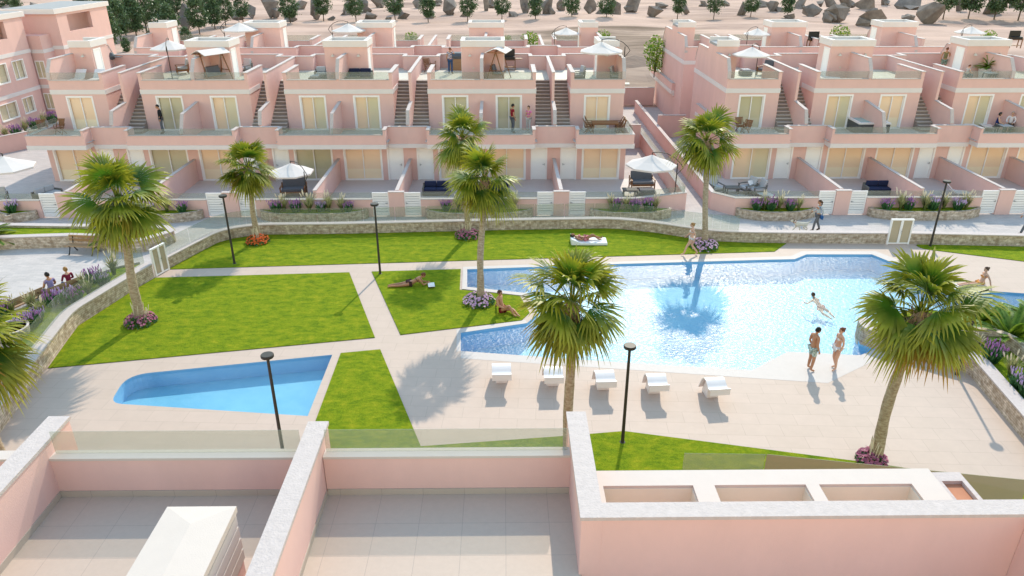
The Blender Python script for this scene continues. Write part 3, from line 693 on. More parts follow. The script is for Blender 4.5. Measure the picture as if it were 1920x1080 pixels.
for d, k, lb in ((endR, DIV[3], 'pink rear end house behind the far left of the front row'), (full, (DIV[2]+DIV[3])/2, 'pink rear double house, only roof seen, behind the roof swing seat with tilted canopy'),
                 (full, (DIV[1]+DIV[2])/2, 'pink rear double house, only roof seen, behind the navy roof sofa'), (full, (DIV[0]+DIV[1])/2, 'pink rear double house, only roof seen, behind the man in plaid shirt'),
                 (endL, DIV[0], 'pink rear end house beside the alley, behind the end house with parasol'),
                 (endR, DIVR[0], 'pink rear end house right of the alley with shuttered windows facing front'), (full, (DIVR[0]+DIVR[1])/2, 'pink rear double house, roof only, behind the hot tub house'),
                 (full, (DIVR[1]+DIVR[2])/2, 'pink rear double house, roof only, at the right edge')):
    dup(d, (k, RY, 0), PI, lb, G2)

# blinds differ from window to window
_rw = random.Random(5)
for o in list(COL.objects):
    if o.parent is None and o.name.startswith('terraced_house'):
        for d in o.children:
            if d.name.startswith('sliding_door'):
                for g in d.children:
                    c = _rw.choice(('blind','blind','blind2','blind3') if d.bound_box[0][2] < 1 else ('blind','blind2','blind2','blind3'))
                    g.material_slots[0].link = 'OBJECT'; g.material_slots[0].material = M[c]

# ------------------------------------------------------------------ garden terraces, party walls, front walls and gates
mb = MB(); mb.sheet([(-29,39.5),(10.2,39.5),(10.2,46.5),(-29,46.5)], .004); tag(mb.build('garden_terrace', 'terrace'), kind='structure')
mb = MB(); mb.sheet([(12.1,39.5),(46,39.5),(46,46.5),(12.1,46.5)], .004); tag(mb.build('garden_terrace', 'terrace'), kind='structure')
def simple_wall(label, pts, h, t=.16, name='garden_wall', parent=None, capw=.03, group=None):
    r = thing(name, label, 'wall', (pts[0][0], pts[0][1], 0), 0, group)
    L = [(p[0]-pts[0][0], p[1]-pts[0][1]) for p in pts]
    mb = MB(); mb.ribbon(offset(L, -t/2), t, 0, h); mb.uv = {}; mb.build('wall', 'pink', r)
    mb = MB(); mb.ribbon(offset(L, -t/2-capw), t+2*capw, h, h+.04); mb.uv = {}; mb.build('coping', 'cap', r); return r
def alongx(a): return a
side = {0:'left', 1:'right'}
pts_party = []
for row, divs in ((0, DIV), (1, DIVR)):
    xs = sorted(divs); c = []
    for d in xs: c.append((d, 'doors'))
    if row == 0: c += [((divs[i]+divs[i+1])/2, 'windows') for i in range(3)]
    else: c += [((divs[i]+divs[i+1])/2, 'windows') for i in range(2)]
    c.sort()
    for i, (x, k) in enumerate(c):
        if x > 36: continue
        simple_wall(f'low pink party wall between garden terraces, {ORD[i]} from left in the {side[row]} row', [(x, 46.395), (x, 39.7)], 1.40, .15, 'party_wall', group='party walls between the garden terraces')
# front walls with their gates
def garden_gate(x, label, swap):
    r = thing('garden_gate', label, 'gate', (x, 39.4, 0), 0, 'white garden gates along the pavement')
    mb = MB(); w, h = .92, 1.40
    mb.box(-w/2,-.03,.06,-w/2+.07,.03,h); mb.box(w/2-.07,-.03,.06,w/2,.03,h); mb.box(-w/2+.07,-.029,h-.09,w/2-.07,.029,h); mb.box(-w/2+.07,-.029,.06,w/2-.07,.029,.14)
    mb.build('gate_frame', 'whitepaint', r)
    mb = MB(); n = 8; z0 = .15; dz = (h-.1-z0)/n
    for k in range(n): mb.box(-w/2+.072,-.018,z0+k*dz+.018,w/2-.072,.018,z0+(k+1)*dz-.004)
    mb.build('slats', 'whitepaint', r)
    mb = MB(); mb.box(-w/2+.071,.019,.15,w/2-.071,.025,h-.1); mb.build('backing', 'slatgap', r)
    mb = MB(); s = 1 if swap else -1; mb.tube([(s*.36,-.06,.78),(s*.26,-.06,.78)], .012, 6); mb.box(s*.36-.012,-.06,.74,s*.36+.012,-.03,.82); mb.build('handle', 'metal', r)
k = 0; kk = 0
for row, divs in ((0, sorted(DIV)), (1, sorted(DIVR))):
    edges = []
    for d in divs:
        if d > 36: edges.append((d-1.4, d+1.4)); continue
        r = thing('gate_pillar', f'pink gate pillar with white top, {ORD[k]} from the left along the pavement', 'pillar', (d, 39.4, 0), 0, 'pink pillars between the garden gates')
        mb = MB(); mb.box(-.42,-.1,0,.42,.1,1.42); mb.build('pillar', 'pink', r); mb = MB(); mb.box(-.45,-.13,1.42,.45,.13,1.46); mb.build('coping', 'cap', r)
        for s in (-1, 1):
            garden_gate(d+s*.89, f'white slatted garden gate, {ORD[2*k+(s>0)]} from the left along the pavement', s < 0)
        edges.append((d-1.36, d+1.36)); k += 1
    start = -28.9 if row == 0 else 13.0
    lim = 7.36 if row == 0 else 36
    x = start
    for a, b in edges+[(lim, None)]:
        if a > x+.2 and a <= 37.:
            P = [(x, 39.4), (a, 39.4)]
            if row == 0 and b is None: P = [(x, 39.4), (7.36, 39.4), (10.36, 40.4), (10.36, 57.8)]
            if row == 1 and x == start: P = [(12.0, 67.5), (12.0, 40.45), (13.0, 39.4), (a, 39.4)]
            lab = {0: f'low pink front garden wall with white coping, {ORD[kk]} stretch from the left'}[0]
            if b is None and row == 0: lab = 'low pink garden wall turning up the alley beside the armchair and parasol'
            if row == 1 and x == start: lab = 'low pink garden wall on the right side of the alley, bending at the palm'
            simple_wall(lab, P, 1.0, .2, 'garden_wall')
            # clear glass screen standing on it
            g = thing('glass_screen', f'low clear glass screen on the pink front wall, {ORD[kk]} from the left', 'screen', (P[0][0], P[0][1], 1.041), 0, 'glass screens on the front garden walls')
            gg = MB(); gl = [(p[0]-P[0][0], p[1]-P[0][1]) for p in P]
            if row == 1 and x == start: gl = gl[1:]; 
            gg.ribbon(offset(gl, -.006), .012, 0, .36); gg.uv = {}; gg.build('pane', 'poolrail', g)
            kk += 1
        x = b
simple_wall('pink cross wall closing the side terrace at the alley, left row', [(8.06, 54.6), (10.2, 54.6)], 1.7, .18)
simple_wall('pink cross wall closing the side terrace right of the alley', [(12.12, 57.9), (14.3, 57.9)], 1.7, .18)
simple_wall('pink wall closing the far end of the alley', [(7.9, 70.6), (14.2, 70.6)], 1.6, .18)
simple_wall('pink boundary wall running back beside the far left houses', [(-37.6, 52.), (-33.4, 58.5), (-33.4, 66)], 1.2, .2)

# ------------------------------------------------------------------ stone planters under the front walls
PLANTERS = []
def planter(x0, x1, label, depth=.95, front=39.28):
    r = thing('stone_planter', label, 'planter', ((x0+x1)/2, front, 0), 0, 'curved stone planters along the front walls')
    L = (x1-x0)/2
    P = rounded([(-L, 0), (-L*.98, -.35), (-L+1.1, -depth*.95), (0, -depth), (L-1.1, -depth*.9), (L*.98, -.3), (L, 0)], .5, False, 3)
    mb = MB(); mb.ribbon(P, .16, 0, .5); mb.build('masonry', 'stone', r)
    q = offset(P, .16); mb = MB(); mb.sheet(q, .44); mb.build('grass', 'lawn', r)
    PLANTERS.append((r, x0, x1, front, depth, label)); return r
planter(-28.2, DIV[3]-1.6, 'stone planter at the far left, before the wicker chairs terrace')
planter(DIV[3]+1.7, DIV[2]-1.6, 'stone planter behind the lawn of the plaza bench')
planter(DIV[2]+1.6, DIV[1]-1.6, 'long stone planter in front of the parasol with dark sofa')
planter(DIV[1]+1.6, DIV[0]-1.6, 'stone planter behind the pair of palms in the middle')
planter(DIV[0]+1.6, 9.4, 'stone planter before the armchair, left of the alley')
planter(13.05, DIVR[0]-1.5, 'stone planter right of the alley, behind the dog')
planter(DIVR[0]+1.5, DIVR[1]-1.4, 'long stone planter behind the tan double gate')
planter(DIVR[1]+1.6, DIVR[2]-1.6, 'stone planter at the right edge of the pavement')

# ------------------------------------------------------------------ plaza on the left
PP = [W2(*p, .6) for p in ((-80,452),(0,447),(60,445),(128,443),(185,445),(225,452),(262,453.5),(329,434),(322,424.5),(150,421.5),(0,419.5),(-80,418))]
PPr = rounded(PP, 1.0, True, 4, which=(6,7,8))
r = thing('plaza_planter', 'raised stone bed of grass with white coping behind the wooden bench', 'planter', (PP[4][0], PP[4][1], 0))
L = [(p[0]-PP[4][0], p[1]-PP[4][1]) for p in PPr]
A = sum(L[i][0]*L[(i+1)%len(L)][1]-L[(i+1)%len(L)][0]*L[i][1] for i in range(len(L)))
if A < 0: L = L[::-1]
mb = MB(); mb.ribbon(L, .32, 0, .6, True); mb.build('masonry', 'stone', r)
mb = MB(); mb.ribbon(offset(L, -.03, True), .38, .6, .65, True); mb.build('coping', 'cap', r)
mb = MB(); mb.sheet(offset(L, .3, True), .52); mb.build('grass', 'lawn', r)
# flower bed between the plaza and the pool wall
FB = [W2(*p, .4) for p in ((16,640),(-20,600),(40,578),(88,553),(150,525),(222,500),(262,492))]
back = [ (p[0], p[1]) for p in offset(WLs, .50)]
bk = [p for p in back if W2(30,760)[1] < p[1] < W2(262,500)[1]]
r = thing('flower_bed', 'long flower bed with white kerb behind the couple on the bench', 'flower bed', (FB[3][0], FB[3][1], 0))
o0 = FB[3]; line = [(p[0]-o0[0], p[1]-o0[1]) for p in FB]; bkl = [(p[0]-o0[0], p[1]-o0[1]) for p in bk]
mb = MB(); mb.sheet(line+bkl[::-1], .33); mb.build('grass', 'lawn', r)
mb = MB(); mb.ribbon(line[1:], .22, 0, .42); mb.uv = {}; mb.build('kerb', 'cap', r)
# right planted bank
def bank():
    pts = [(p[0], p[1]) for p in [Vector(W2(1604,622)), Vector(W2(1607,640))]]+PLANT_R
    P = rounded(pts, .7, False, 4)
    top = [W2(1985,905), (30,17), (36,26), (32,28.6), (25,28.4), W2(1920,601), W2(1800,605), W2(1700,603), W2(1625,613)]
    r = thing('planted_bank', 'curved stone retaining wall with white coping and planted grass bank on the right', 'planter', (P[2][0], P[2][1], 0)); c = P[2]
    L = [(p[0]-c[0], p[1]-c[1]) for p in P]; tp = [(p[0]-c[0], p[1]-c[1]) for p in top]
    mb = MB(); mb.ribbon(L, .42, -.2, .62); mb.build('masonry', 'stone', r)
    mb = MB(); mb.ribbon(offset(L, -.03), .48, .62, .675); mb.build('coping', 'cap', r)
    q = offset(L, .4); mb = MB(); mb.prism(q[1:]+tp[1:-1], -.6, .5); mb.build('grass', 'lawn', r)
    w = rounded([(p[0]-c[0], p[1]-c[1]) for p in (W2(1780,640,.5), W2(1858,640,.5), W2(1892,655,.5), W2(1925,684,.5), W2(1990,760,.5))], 1.5, False, 4)
    mb = MB(); mb.ribbon(w, .3, .45, .95); mb.build('back_masonry', 'stone', r)
    mb = MB(); mb.sheet(w+[(tp[3][0], tp[3][1]), (tp[4][0], tp[4][1])], .8); mb.build('upper_grass', 'lawn', r)
bank()

# ------------------------------------------------------------------ far left apartment building
def apartment():
    X0 = -39.8
    r = thing('apartment_building', 'tall pink three storey apartment block at the far left edge', 'building', (X0, 60, 0))
    pk, wh, rf = MB(), MB(), MB()
    def vol(x0, x1, y0, y1, top, holes=()):
        x0 -= X0; x1 -= X0; y0 -= 60; y1 -= 60
        pk.box(x0, y0, 0, x1-.25, y1, top)
        # lit side face with real window openings, panel in yz
        hs = [(a-60, b-60, c, d) for a, b, c, d in holes]
        ys = sorted({y0, y1, *[h[0] for h in hs], *[h[1] for h in hs]}); zs = sorted({0, top, *[h[2] for h in hs], *[h[3] for h in hs]})
        for i in range(len(ys)-1):
            for j in range(len(zs)-1):
                cy, cz = (ys[i]+ys[i+1])/2, (zs[j]+zs[j+1])/2
                if not any(h[0] < cy < h[1] and h[2] < cz < h[3] for h in hs): pk.box(x1-.25, ys[i], zs[j], x1, ys[i+1], zs[j+1])
        for z in (2.62, 5.62): wh.box(x0-.03, y0-.035, z, x1+.035, y1+.035, z+.3)
    def window(y0, y1, z0, z1, x=0.):
        d = MB(); y0 -= 60; y1 -= 60
        d.box(x-.14,y0,z0,x+.03,y0+.08,z1); d.box(x-.14,y1-.08,z0,x+.03,y1,z1); d.box(x-.14,y0+.08,z1-.08,x+.03,y1-.08,z1); d.box(x-.14,y0+.08,z0,x+.06,y1-.08,z0+.1)
        d.box(x-.16,(y0+y1)/2-.03,z0+.1,x-.1,(y0+y1)/2+.03,z1-.08)
        o = d.build('window', 'frame', r); g = MB(); g.box(x-.2,y0+.08,z0+.1,x-.17,y1-.08,z1-.08); g.build('pane', 'blind2', o)
    H = []
    for z0, z1 in ((1.0,2.35),(3.75,5.3)):
        for a, b in ((58.9,61.3),(62.0,63.6),(52.,54.4),(55.4,57.)): H.append((a,b,z0,z1))
    vol(-56, X0, 44, 64.9, 5.9, H)
    for h in H: window(*h)
    # roof storey with a big square opening
    def loggia(y0, y1, base, top, h0, h1, z0, z1, x1):
        y0 -= 60; y1 -= 60; h0 -= 60; h1 -= 60
        for a, b, c, d in ((y0,h0,base,top),(h1,y1,base,top),(h0,h1,base,z0),(h0,h1,z1,top)): pk.box(x1-.3, a, c, x1, b, d)
        pk.box(x1-4.2, y0, base, x1-.3, y0+.3, top); pk.box(x1-4.2, y1-.3, base, x1-.3, y1, top)
        pk.box(x1-4.2, y0+.3, base, x1-3.9, (y0+y1)/2+.9, top)
        wh.box(x1-4.5, y0-.35, top, x1+.1, y1+.35, top+.4); rf.box(x1-4.3, y0-.15, top+.4, x1-.1, y1+.15, top+.42)
    loggia(57.2, 64.9, 5.92, 8.45, 59.2, 62.4, 7.0, 8.3, 0)
    pk.box(-9, -16, 5.9, -4.3, 4.9, 6.9); pk.box(-4.2, -16, 5.9, -.0, -2.9, 6.6)
    # recessed link with windows facing front
    pk.box(-9, 5.2, 0, .9, 7.2, 6.9)
    wh.box(-9, 5.165, 2.6, .935, 7.2, 2.9); wh.box(-9, 5.165, 5.5, .935, 7.2, 5.8)
    # second block
    vol(-56, X0+1.8, 66.8, 75.6, 5.9, [(68.5,70,3.6,4.9)])
    window(68.5,70,3.6,4.9,1.8)
    loggia(66.8, 75.6, 5.92, 8.5, 68.4, 72.4, 6.9, 8.3, 1.8)
    def fwin(x0, x1, z0, z1, y):
        d = MB(); d.box(x0,y-.03,z0,x0+.08,y+.1,z1); d.box(x1-.08,y-.03,z0,x1,y+.1,z1); d.box(x0+.08,y-.03,z1-.08,x1-.08,y+.1,z1); d.box(x0+.08,y-.06,z0,x1-.08,y+.1,z0+.1); d.box((x0+x1)/2-.03,y-.02,z0+.1,(x0+x1)/2+.03,y+.06,z1-.08)
        o = d.build('window', 'frame', r); g = MB(); g.box(x0+.08,y-.012,z0+.1,x1-.08,y-.004,z1-.08); g.build('pane', 'blind2', o)
    pk.build('wall', 'pink', r); wh.build('band', 'white', r); rf.build('roof', 'roofgrey', r)
    fwin(-.05,.75,3.4,4.9,5.2); fwin(-.05,.75,.8,2.2,5.2)
apartment()

# ------------------------------------------------------------------ our own roof terrace in the foreground
def terrace():
    r = thing('roof_terrace', 'near pink walled roof terrace in the foreground with beige floor tiles', 'terrace', (0, 9.86, 5.5))
    def loc(m, x0, y0, z0, x1, y1, z1): m.box(x0, y0-9.86, z0-5.5, x1, y1-9.86, z1-5.5)
    pk, cp, sk, fl, rim = MB(), MB(), MB(), MB(), MB()
    loc(fl, -14,-6,5.2, 1.12,9.86,5.5); fl.build('floor', 'fgtile', r)
    for a, b in ((-7.56,-3.35),(-3.02,1.11),(-14,-7.9)):
        loc(pk, a,9.86,5.2, b,10.06,6.255); loc(rim, a,9.845,6.255, b,10.08,6.30)
        loc(sk, a+.014,9.845,5.501, b-.014,9.86-.0005,5.585+.04)
    def wl(x0, x1, y0, y1, z=6.55, t=.06):
        loc(pk, x0+.02,y0+.02,5.2, x1-.02,y1-.025,z); loc(cp, x0,y0,z, x1,y1,z+t)
    wl(-7.87,-7.50,-6,10.62); wl(-3.36,-3.01,-6,10.42); wl(1.06,1.40,8.05,10.66)
    loc(sk, -7.52+.0,-6,5.501, -7.5+.012-.005+.0,9.84,5.625) if False else None
    loc(sk, -7.5195,-6,5.501, -7.506,9.84,5.625); loc(sk, -3.0295,-6,5.501, -3.016,9.84,5.625)
    loc(pk, 1.381,8.075,4.4, 9.5,8.34,6.55); loc(cp, 1.4,8.05,6.551, 9.5,8.36,6.609)
    loc(pk, 1.08,3.0,4.4, 1.4,8.07,6.2) if False else None
    loc(pk, 1.081,8.07,4.4, 1.4,8.34,5.3)
    loc(pk, 7.5,-2,4.4, 7.8,8.069,6.55)
    pk.build('wall', 'pink', r); cp.build('coping', 'cap', r); sk.build('skirting', 'skirt', r); rim.build('parapet_top', 'rim', r)
    # glass standing on the front parapet
    for a, b in ((-7.48,-3.4),(-2.99,1.04)):
        g = MB(); loc(g, a,9.99,6.301, b,10.004,6.74); g.build('glass_railing', 'rail', r)
    # house wall below the terrace, seen from the garden
    w = MB(); loc(w, -14,-4,0, 9.5,9.84,5.19); w.build('lower_wall', 'pink', r)
    # white roof frame with three openings
    fr, inn = MB(), MB(); z0, z1 = 5.22, 6.0
    xs = [(1.585,3.05),(3.40,4.89),(5.11,6.63)]; ya, yb = 7.5, 9.44
    loc(fr, 1.40,yb,z0, 7.1,9.82,z1); loc(fr, 1.40,8.341,z0, 1.585,yb,z1); loc(fr, 3.05,8.341,z0, 3.40,yb,z1); loc(fr, 4.89,8.341,z0, 5.11,yb,z1); loc(fr, 6.63,8.341,z0, 7.1,yb,z1)
    f = fr.build('roof_frame', 'rim', r)
    for a, b in xs:
        loc(inn, a+.001,yb-.012,z0, b-.001,yb-.001,z1-.05); loc(inn, a+.001,8.341,z0, b-.001,yb-.012,z0+.02); loc(inn, a+.001,8.345,z0+.02, a+.012,yb-.012,z1-.05); loc(inn, b-.012,8.345,z0+.02, b-.001,yb-.012,z1-.05)
    inn.build('frame_lining', 'beigewall', f)
    ww, tt = MB(), MB()
    loc(ww, 7.101,9.56,5.3, 7.62,9.78,5.95); loc(ww, 7.101,8.341,5.3, 7.2,9.56,5.95); loc(ww, 7.54,8.341,5.3, 7.62,9.56,5.95); o = ww.build('light_well', 'cap', r)
    loc(tt, 7.201,8.341,5.3, 7.539,9.559,5.88); t = tt.build('well_lining', 'terracotta', o)
    return r
terrace()
def chimney():
    # white louvred chimney box on the left bay
    z1 = 6.75; p = [W(313,948,z1), W(443,947,z1), W(360,1085,z1), W(235,1085,z1)]
    x0, x1 = p[0].x, p[1].x; y1 = p[0].y
    r = thing('roof_vent', 'white boxy roof vent with slatted sides on the foreground terrace', 'roof vent', ((x0+x1)/2, y1-.9, 5.5))
    hx = (x1-x0)/2; hz = z1-5.5
    b = MB(); b.box(-hx+.1,-.8,0,hx-.1,.8,hz-.1); b.build('core', 'slatgap', r)
    b = MB(); b.box(-hx+.04,-.86,0,hx-.04,.86,.24); b.build('base', 'pink', r)
    b = MB(); b.add([(-hx,-.9,hz-.12),(hx,-.9,hz-.12),(hx,.9,hz-.12),(-hx,.9,hz-.12),(-hx,-.9,hz-.02),(hx,-.9,hz-.02),(hx,.9,hz-.02),(-hx,.9,hz-.02),(0,-.5,hz+.03),(0,.5,hz+.03)],
          [(3,2,1,0),(0,1,5,4),(1,2,6,5),(2,3,7,6),(3,0,4,7),(4,5,8),(6,7,9),(5,6,9,8),(7,4,8,9)]); b.build('lid', 'rim', r)
    b = MB()
    for k in range(4):
        z = .27+k*.212
        b.box(-hx+.02,-.88,z,hx-.02,.88,z+.178)
    b.build('slats', 'rim', r)
chimney()
def reflection_screen():
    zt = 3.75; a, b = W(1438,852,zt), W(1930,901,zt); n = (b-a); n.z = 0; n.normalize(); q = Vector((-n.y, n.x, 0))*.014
    r = thing('balustrade', 'glass balustrade with olive reflection in its colour behind the white roof frame at bottom right', 'balustrade', (a.x, a.y, 2.6))
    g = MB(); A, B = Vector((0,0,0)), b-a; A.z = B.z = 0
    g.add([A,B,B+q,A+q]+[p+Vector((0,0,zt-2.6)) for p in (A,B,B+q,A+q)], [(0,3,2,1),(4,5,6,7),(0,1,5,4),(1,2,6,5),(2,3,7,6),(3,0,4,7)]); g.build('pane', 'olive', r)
    a2, b2 = W(1283,850,zt), W(1436,852,zt)
    r = thing('balustrade', 'clear grey glass balustrade panel above the near grass strip', 'balustrade', (a2.x, a2.y, 2.6))
    g = MB(); B = b2-a2; B.z = 0; g.add([A,B,B+q,A+q]+[p+Vector((0,0,zt-2.6)) for p in (A,B,B+q,A+q)], [(0,3,2,1),(4,5,6,7),(0,1,5,4),(1,2,6,5),(2,3,7,6),(3,0,4,7)]); g.build('pane', 'rail', r)
    s = MB(); s.box(1.2,9.9,2.4,12.5,11.6,2.59); s.build('balcony_slab', 'white', None) if False else None
reflection_screen()
# ================================================================== vegetation
def at_y(px, py, Y):
    d = ray(px, py); t = Y/d.y; return Vector((d.x*t, Y, CAMZ+d.z*t))
def fan_leaf(mb, base, az, el, pet, R, rg, age, nseg=24):
    """one fan leaf: thin petiole arching out, then a fan of folded segments splitting into drooping tips"""
    out = Vector((math.cos(az), math.sin(az), 0)); up = Vector((0,0,1)); d0 = out*math.cos(el)+up*math.sin(el)
    sag = .22*pet*(1-abs(math.sin(el)))
    p1 = base+d0*pet*.5; p2 = base+d0*pet-up*sag
    mb.tube([base, p1, p2], [.022,.016,.011], 4, mi=1)
    el2 = el-.22-.25*max(0, math.cos(el)); d = out*math.cos(el2)+up*math.sin(el2)
    side = d.cross(up)
    if side.length < .05: side = out.cross(up)
    side.normalize(); nrm = side.cross(d).normalized()
    roll = rg.uniform(-.8,.8); side, nrm = side*math.cos(roll)+nrm*math.sin(roll), nrm*math.cos(roll)-side*math.sin(roll)
    span = math.radians(rg.uniform(78,112)); dth = 2*span/nseg
    for k in range(nseg):
        th = -span+dth*(k+.5); L = R*(.66+.34*math.cos(th*.72))*rg.uniform(.9,1.07)
        dr = (d*math.cos(th)+side*math.sin(th)); wv = side*math.cos(th)-d*math.sin(th)
        cup = .14*(1-math.cos(th))                               # blade slightly folded along the rib
        droop = rg.uniform(.14,.46)*(1.25-.5*math.sin(max(-1,min(1,el))))
        fold = .018 if k % 2 else -.018
        V = []; ts = (.04,.32,.58,.84,1.)
        for t in ts:
            w = (L*t*dth*.54 if t < .59 else L*.58*dth*.54*(1-(t-.58)/.44)**.85) if t < 1 else .001
            c = p2+dr*L*t+nrm*(-cup*L*t+fold*t)-up*(droop*L*t**3)
            V += [c-wv*w, c+wv*w]
        n = len(ts); u = age
        mb.add(V, [(2*i,2*i+1,2*i+3,2*i+2) for i in range(n-1)], [[(u,ts[i]),(u,ts[i]),(u,ts[i+1]),(u,ts[i+1])] for i in range(n-1)])
def make_crown(seed, n=46):
    rg = random.Random(seed); mb = MB()
    for i in range(n):
        f = i/(n-1); az = i*2.39996+rg.uniform(-.4,.4); el = math.radians(86-122*f**.9)+rg.uniform(-.3,.3)
        pet = (.34+.42*math.sin(PI*min(1,f*1.1+.08)))*rg.uniform(.75,1.45); R = rg.uniform(.80,1.14)*(1 if f > .12 else .9)
        age = rg.uniform(.93,1.) if (f > .84 and rg.random() < .4) else rg.uniform(0,.88)
        b = Vector((rg.uniform(-.05,.05), rg.uniform(-.05,.05), .16-.34*f))
        fan_leaf(mb, b, az, el, pet, R, rg, age)
    return mb
def make_thatch(seed):
    rg = random.Random(seed); mb = MB()
    mb.tube([(0,0,-1.15),(0,0,-.85),(0,0,-.45),(0,0,-.1),(0,0,.12)], [.15,.205,.235,.2,.08], 12)
    for i in range(150):
        z = rg.uniform(-1.15,.1); a = rg.uniform(0,2*PI); r = .17+.05*(1-abs(z+.5)); o = Vector((math.cos(a), math.sin(a), 0)); t = Vector((-o.y,o.x,0))
        L = rg.uniform(.12,.26); p = o*r+Vector((0,0,z)); q = p+o*rg.uniform(.04,.13)+Vector((0,0,L*rg.choice((1,1,-.8)))); w = rg.uniform(.02,.045)
        mb.add([p-t*w, p+t*w, q+t*w*.35, q-t*w*.35], [(0,1,2,3)])
    return mb
CROWN = [make_crown(s, n).build('crown', ['palm','palm']) for s, n in ((3,37),(11,39),(29,34))]
THATCH = [make_thatch(5).build('thatch', 'thatch')]
for o in CROWN+THATCH: COL.objects.unlink(o)
def palm(label, bpx, cpx, sc, var, rot, z0=0., base=None, dy=0., bend=0.):
    b = base or W(*bpx, z0); c = at_y(*cpx, b.y+dy)
    r = thing('palm_tree', label, 'palm tree', b, 0, 'fan palms round the pools')
    top = c-b; rg = random.Random(int(abs(bpx[0])))
    pts, rad = [], []
    n = 22
    for i in range(n+1):
        t = i/n; p = Vector((top.x*(t**1.25), top.y*t, top.z*t)); p.x += bend*math.sin(PI*t)+.025*math.sin(9*t+sc); p.y += .02*math.cos(8*t)
        pts.append(p); rad.append(sc*(.118+.05*(1-t)**3+.012*t)*rg.uniform(.93,1.07))
    mb = MB(); mb.tube(pts, rad, 14); mb.build('trunk', 'trunk', r, True)
    for src, nm in ((CROWN[var],'crown'),(THATCH[0],'thatch')):
        o = src.copy(); COL.objects.link(o); o.name = nm; o.parent = r; o.location = top; o.rotation_euler = (0,0,rot); o.scale = (sc,)*3
    return r
palm('leaning fan palm on the left lawn with purple flowers at its foot', (264,606), (224,378), 1.22, 0, .3)
palm('fan palm on the upper lawn with orange flowers at its foot', (483,452), (464,318), .98, 1, 1.2)
palm('rear fan palm at the stone wall, behind the tall middle palm', (877,443), (868,262), 1.0, 2, 2.2)
palm('tall slim middle fan palm between the two pool fingers', (900,567), (907,342), 1.0, 0, 4.0)
palm('near fan palm standing between the second and third white loungers', (1072,790), (1072,574), .98, 1, .2, base=Vector((1.72,16.4,0)))
palm('fan palm at the back wall behind the walking woman', (1320,463), (1324,268), 1.05, 2, 1.0)
palm('leaning fan palm at the bottom right on the deck', (1640,868), (1726,590), 1.1, 1, 2.9, bend=-.12)
palm('fan palm cut off by the left edge of the photo', (12,893), (-62,650), 1.2, 1, 2.6)

def leafy(mb, c, s, rg, n, uvy=None, mi=0):
    for _ in range(n):
        q = Quaternion((rg.gauss(0,1), rg.gauss(0,1), rg.gauss(0,1), rg.gauss(0,1))).normalized(); p = Vector(c)
        a, b = q @ Vector((s,0,0)), q @ Vector((0,s*.6,0)); t = rg.random() if uvy is None else uvy
        mb.add([p-a, p-b*.8, p+a, p+b*.8], [(0,1,2,3)], [[(.1,t)]*4], mi)
def flower_ring(label, pos, bm, rad, seed, spikes=True):
    rg = random.Random(seed); r = thing('flower_clump', label, 'flowers', pos, rg.uniform(0,6), 'flower clumps at the palm feet')
    mb = MB()
    for _ in range(420):
        a = rg.uniform(0,2*PI); d = rad*math.sqrt(rg.uniform(.05,1)); z = .32*math.sqrt(max(0,1-(d/rad)**2))*rg.uniform(.4,1)+.03
        leafy(mb, (d*math.cos(a), d*math.sin(a), z), .065, rg, 1)
    mb.build('foliage', 'lavleaf', r)
    mb = MB()
    for _ in range(170):
        a = rg.uniform(0,2*PI); d = rad*math.sqrt(rg.uniform(.06,1)); z = .34*math.sqrt(max(0,1-(d/rad)**2))+rg.uniform(.04,.11)
        c = Vector((d*math.cos(a), d*math.sin(a), z)); n = Vector((c.x*.8+rg.uniform(-.3,.3), c.y*.8+rg.uniform(-.3,.3), .6)).normalized(); t = n.orthogonal().normalized(); u = n.cross(t); s = rg.uniform(.04,.07)
        ring = [c+(t*math.cos(k*PI/3)+u*math.sin(k*PI/3))*s*(1 if k%2 else .8)+n*.02 for k in range(6)]
        mb.add([c]+ring, [(0,1+k,1+(k+1)%6) for k in range(6)])
    mb.build('blossoms', bm, r)
    if spikes:
        mb = MB()
        for _ in range(16):
            a = rg.uniform(0,2*PI); d = rad*rg.uniform(.1,.6); p = Vector((d*math.cos(a), d*math.sin(a), .2)); q = p+Vector((rg.uniform(-.12,.12), rg.uniform(-.12,.12), rg.uniform(.45,.75)))
            mb.tube([p, (p+q)/2, q-(q-p)*.12, q], [.006,.008,.018,.004], 5)
        mb.build('plumes', 'plume', r)
flower_ring('clump of purple red flowers round the leaning palm on the left lawn', W(265,606), 'magenta', .62, 1)
flower_ring('clump of bright orange flowers at the foot of the upper lawn palm', W(484,455), 'orange', .6, 2)
flower_ring('clump of dark pink flowers at the rear middle palm', W(877,445), 'magenta', .66, 3)
flower_ring('clump of pale pink and white flowers beside the seated man', W(898,568), 'palepink', .68, 4, False)
flower_ring('clump of pale lilac flowers at the palm behind the walking woman', W(1319,464), 'palepink', .72, 5, False)
flower_ring('small clump of reddish flowers at the leaning palm, bottom right', W(1632,868), 'magenta', .44, 6)

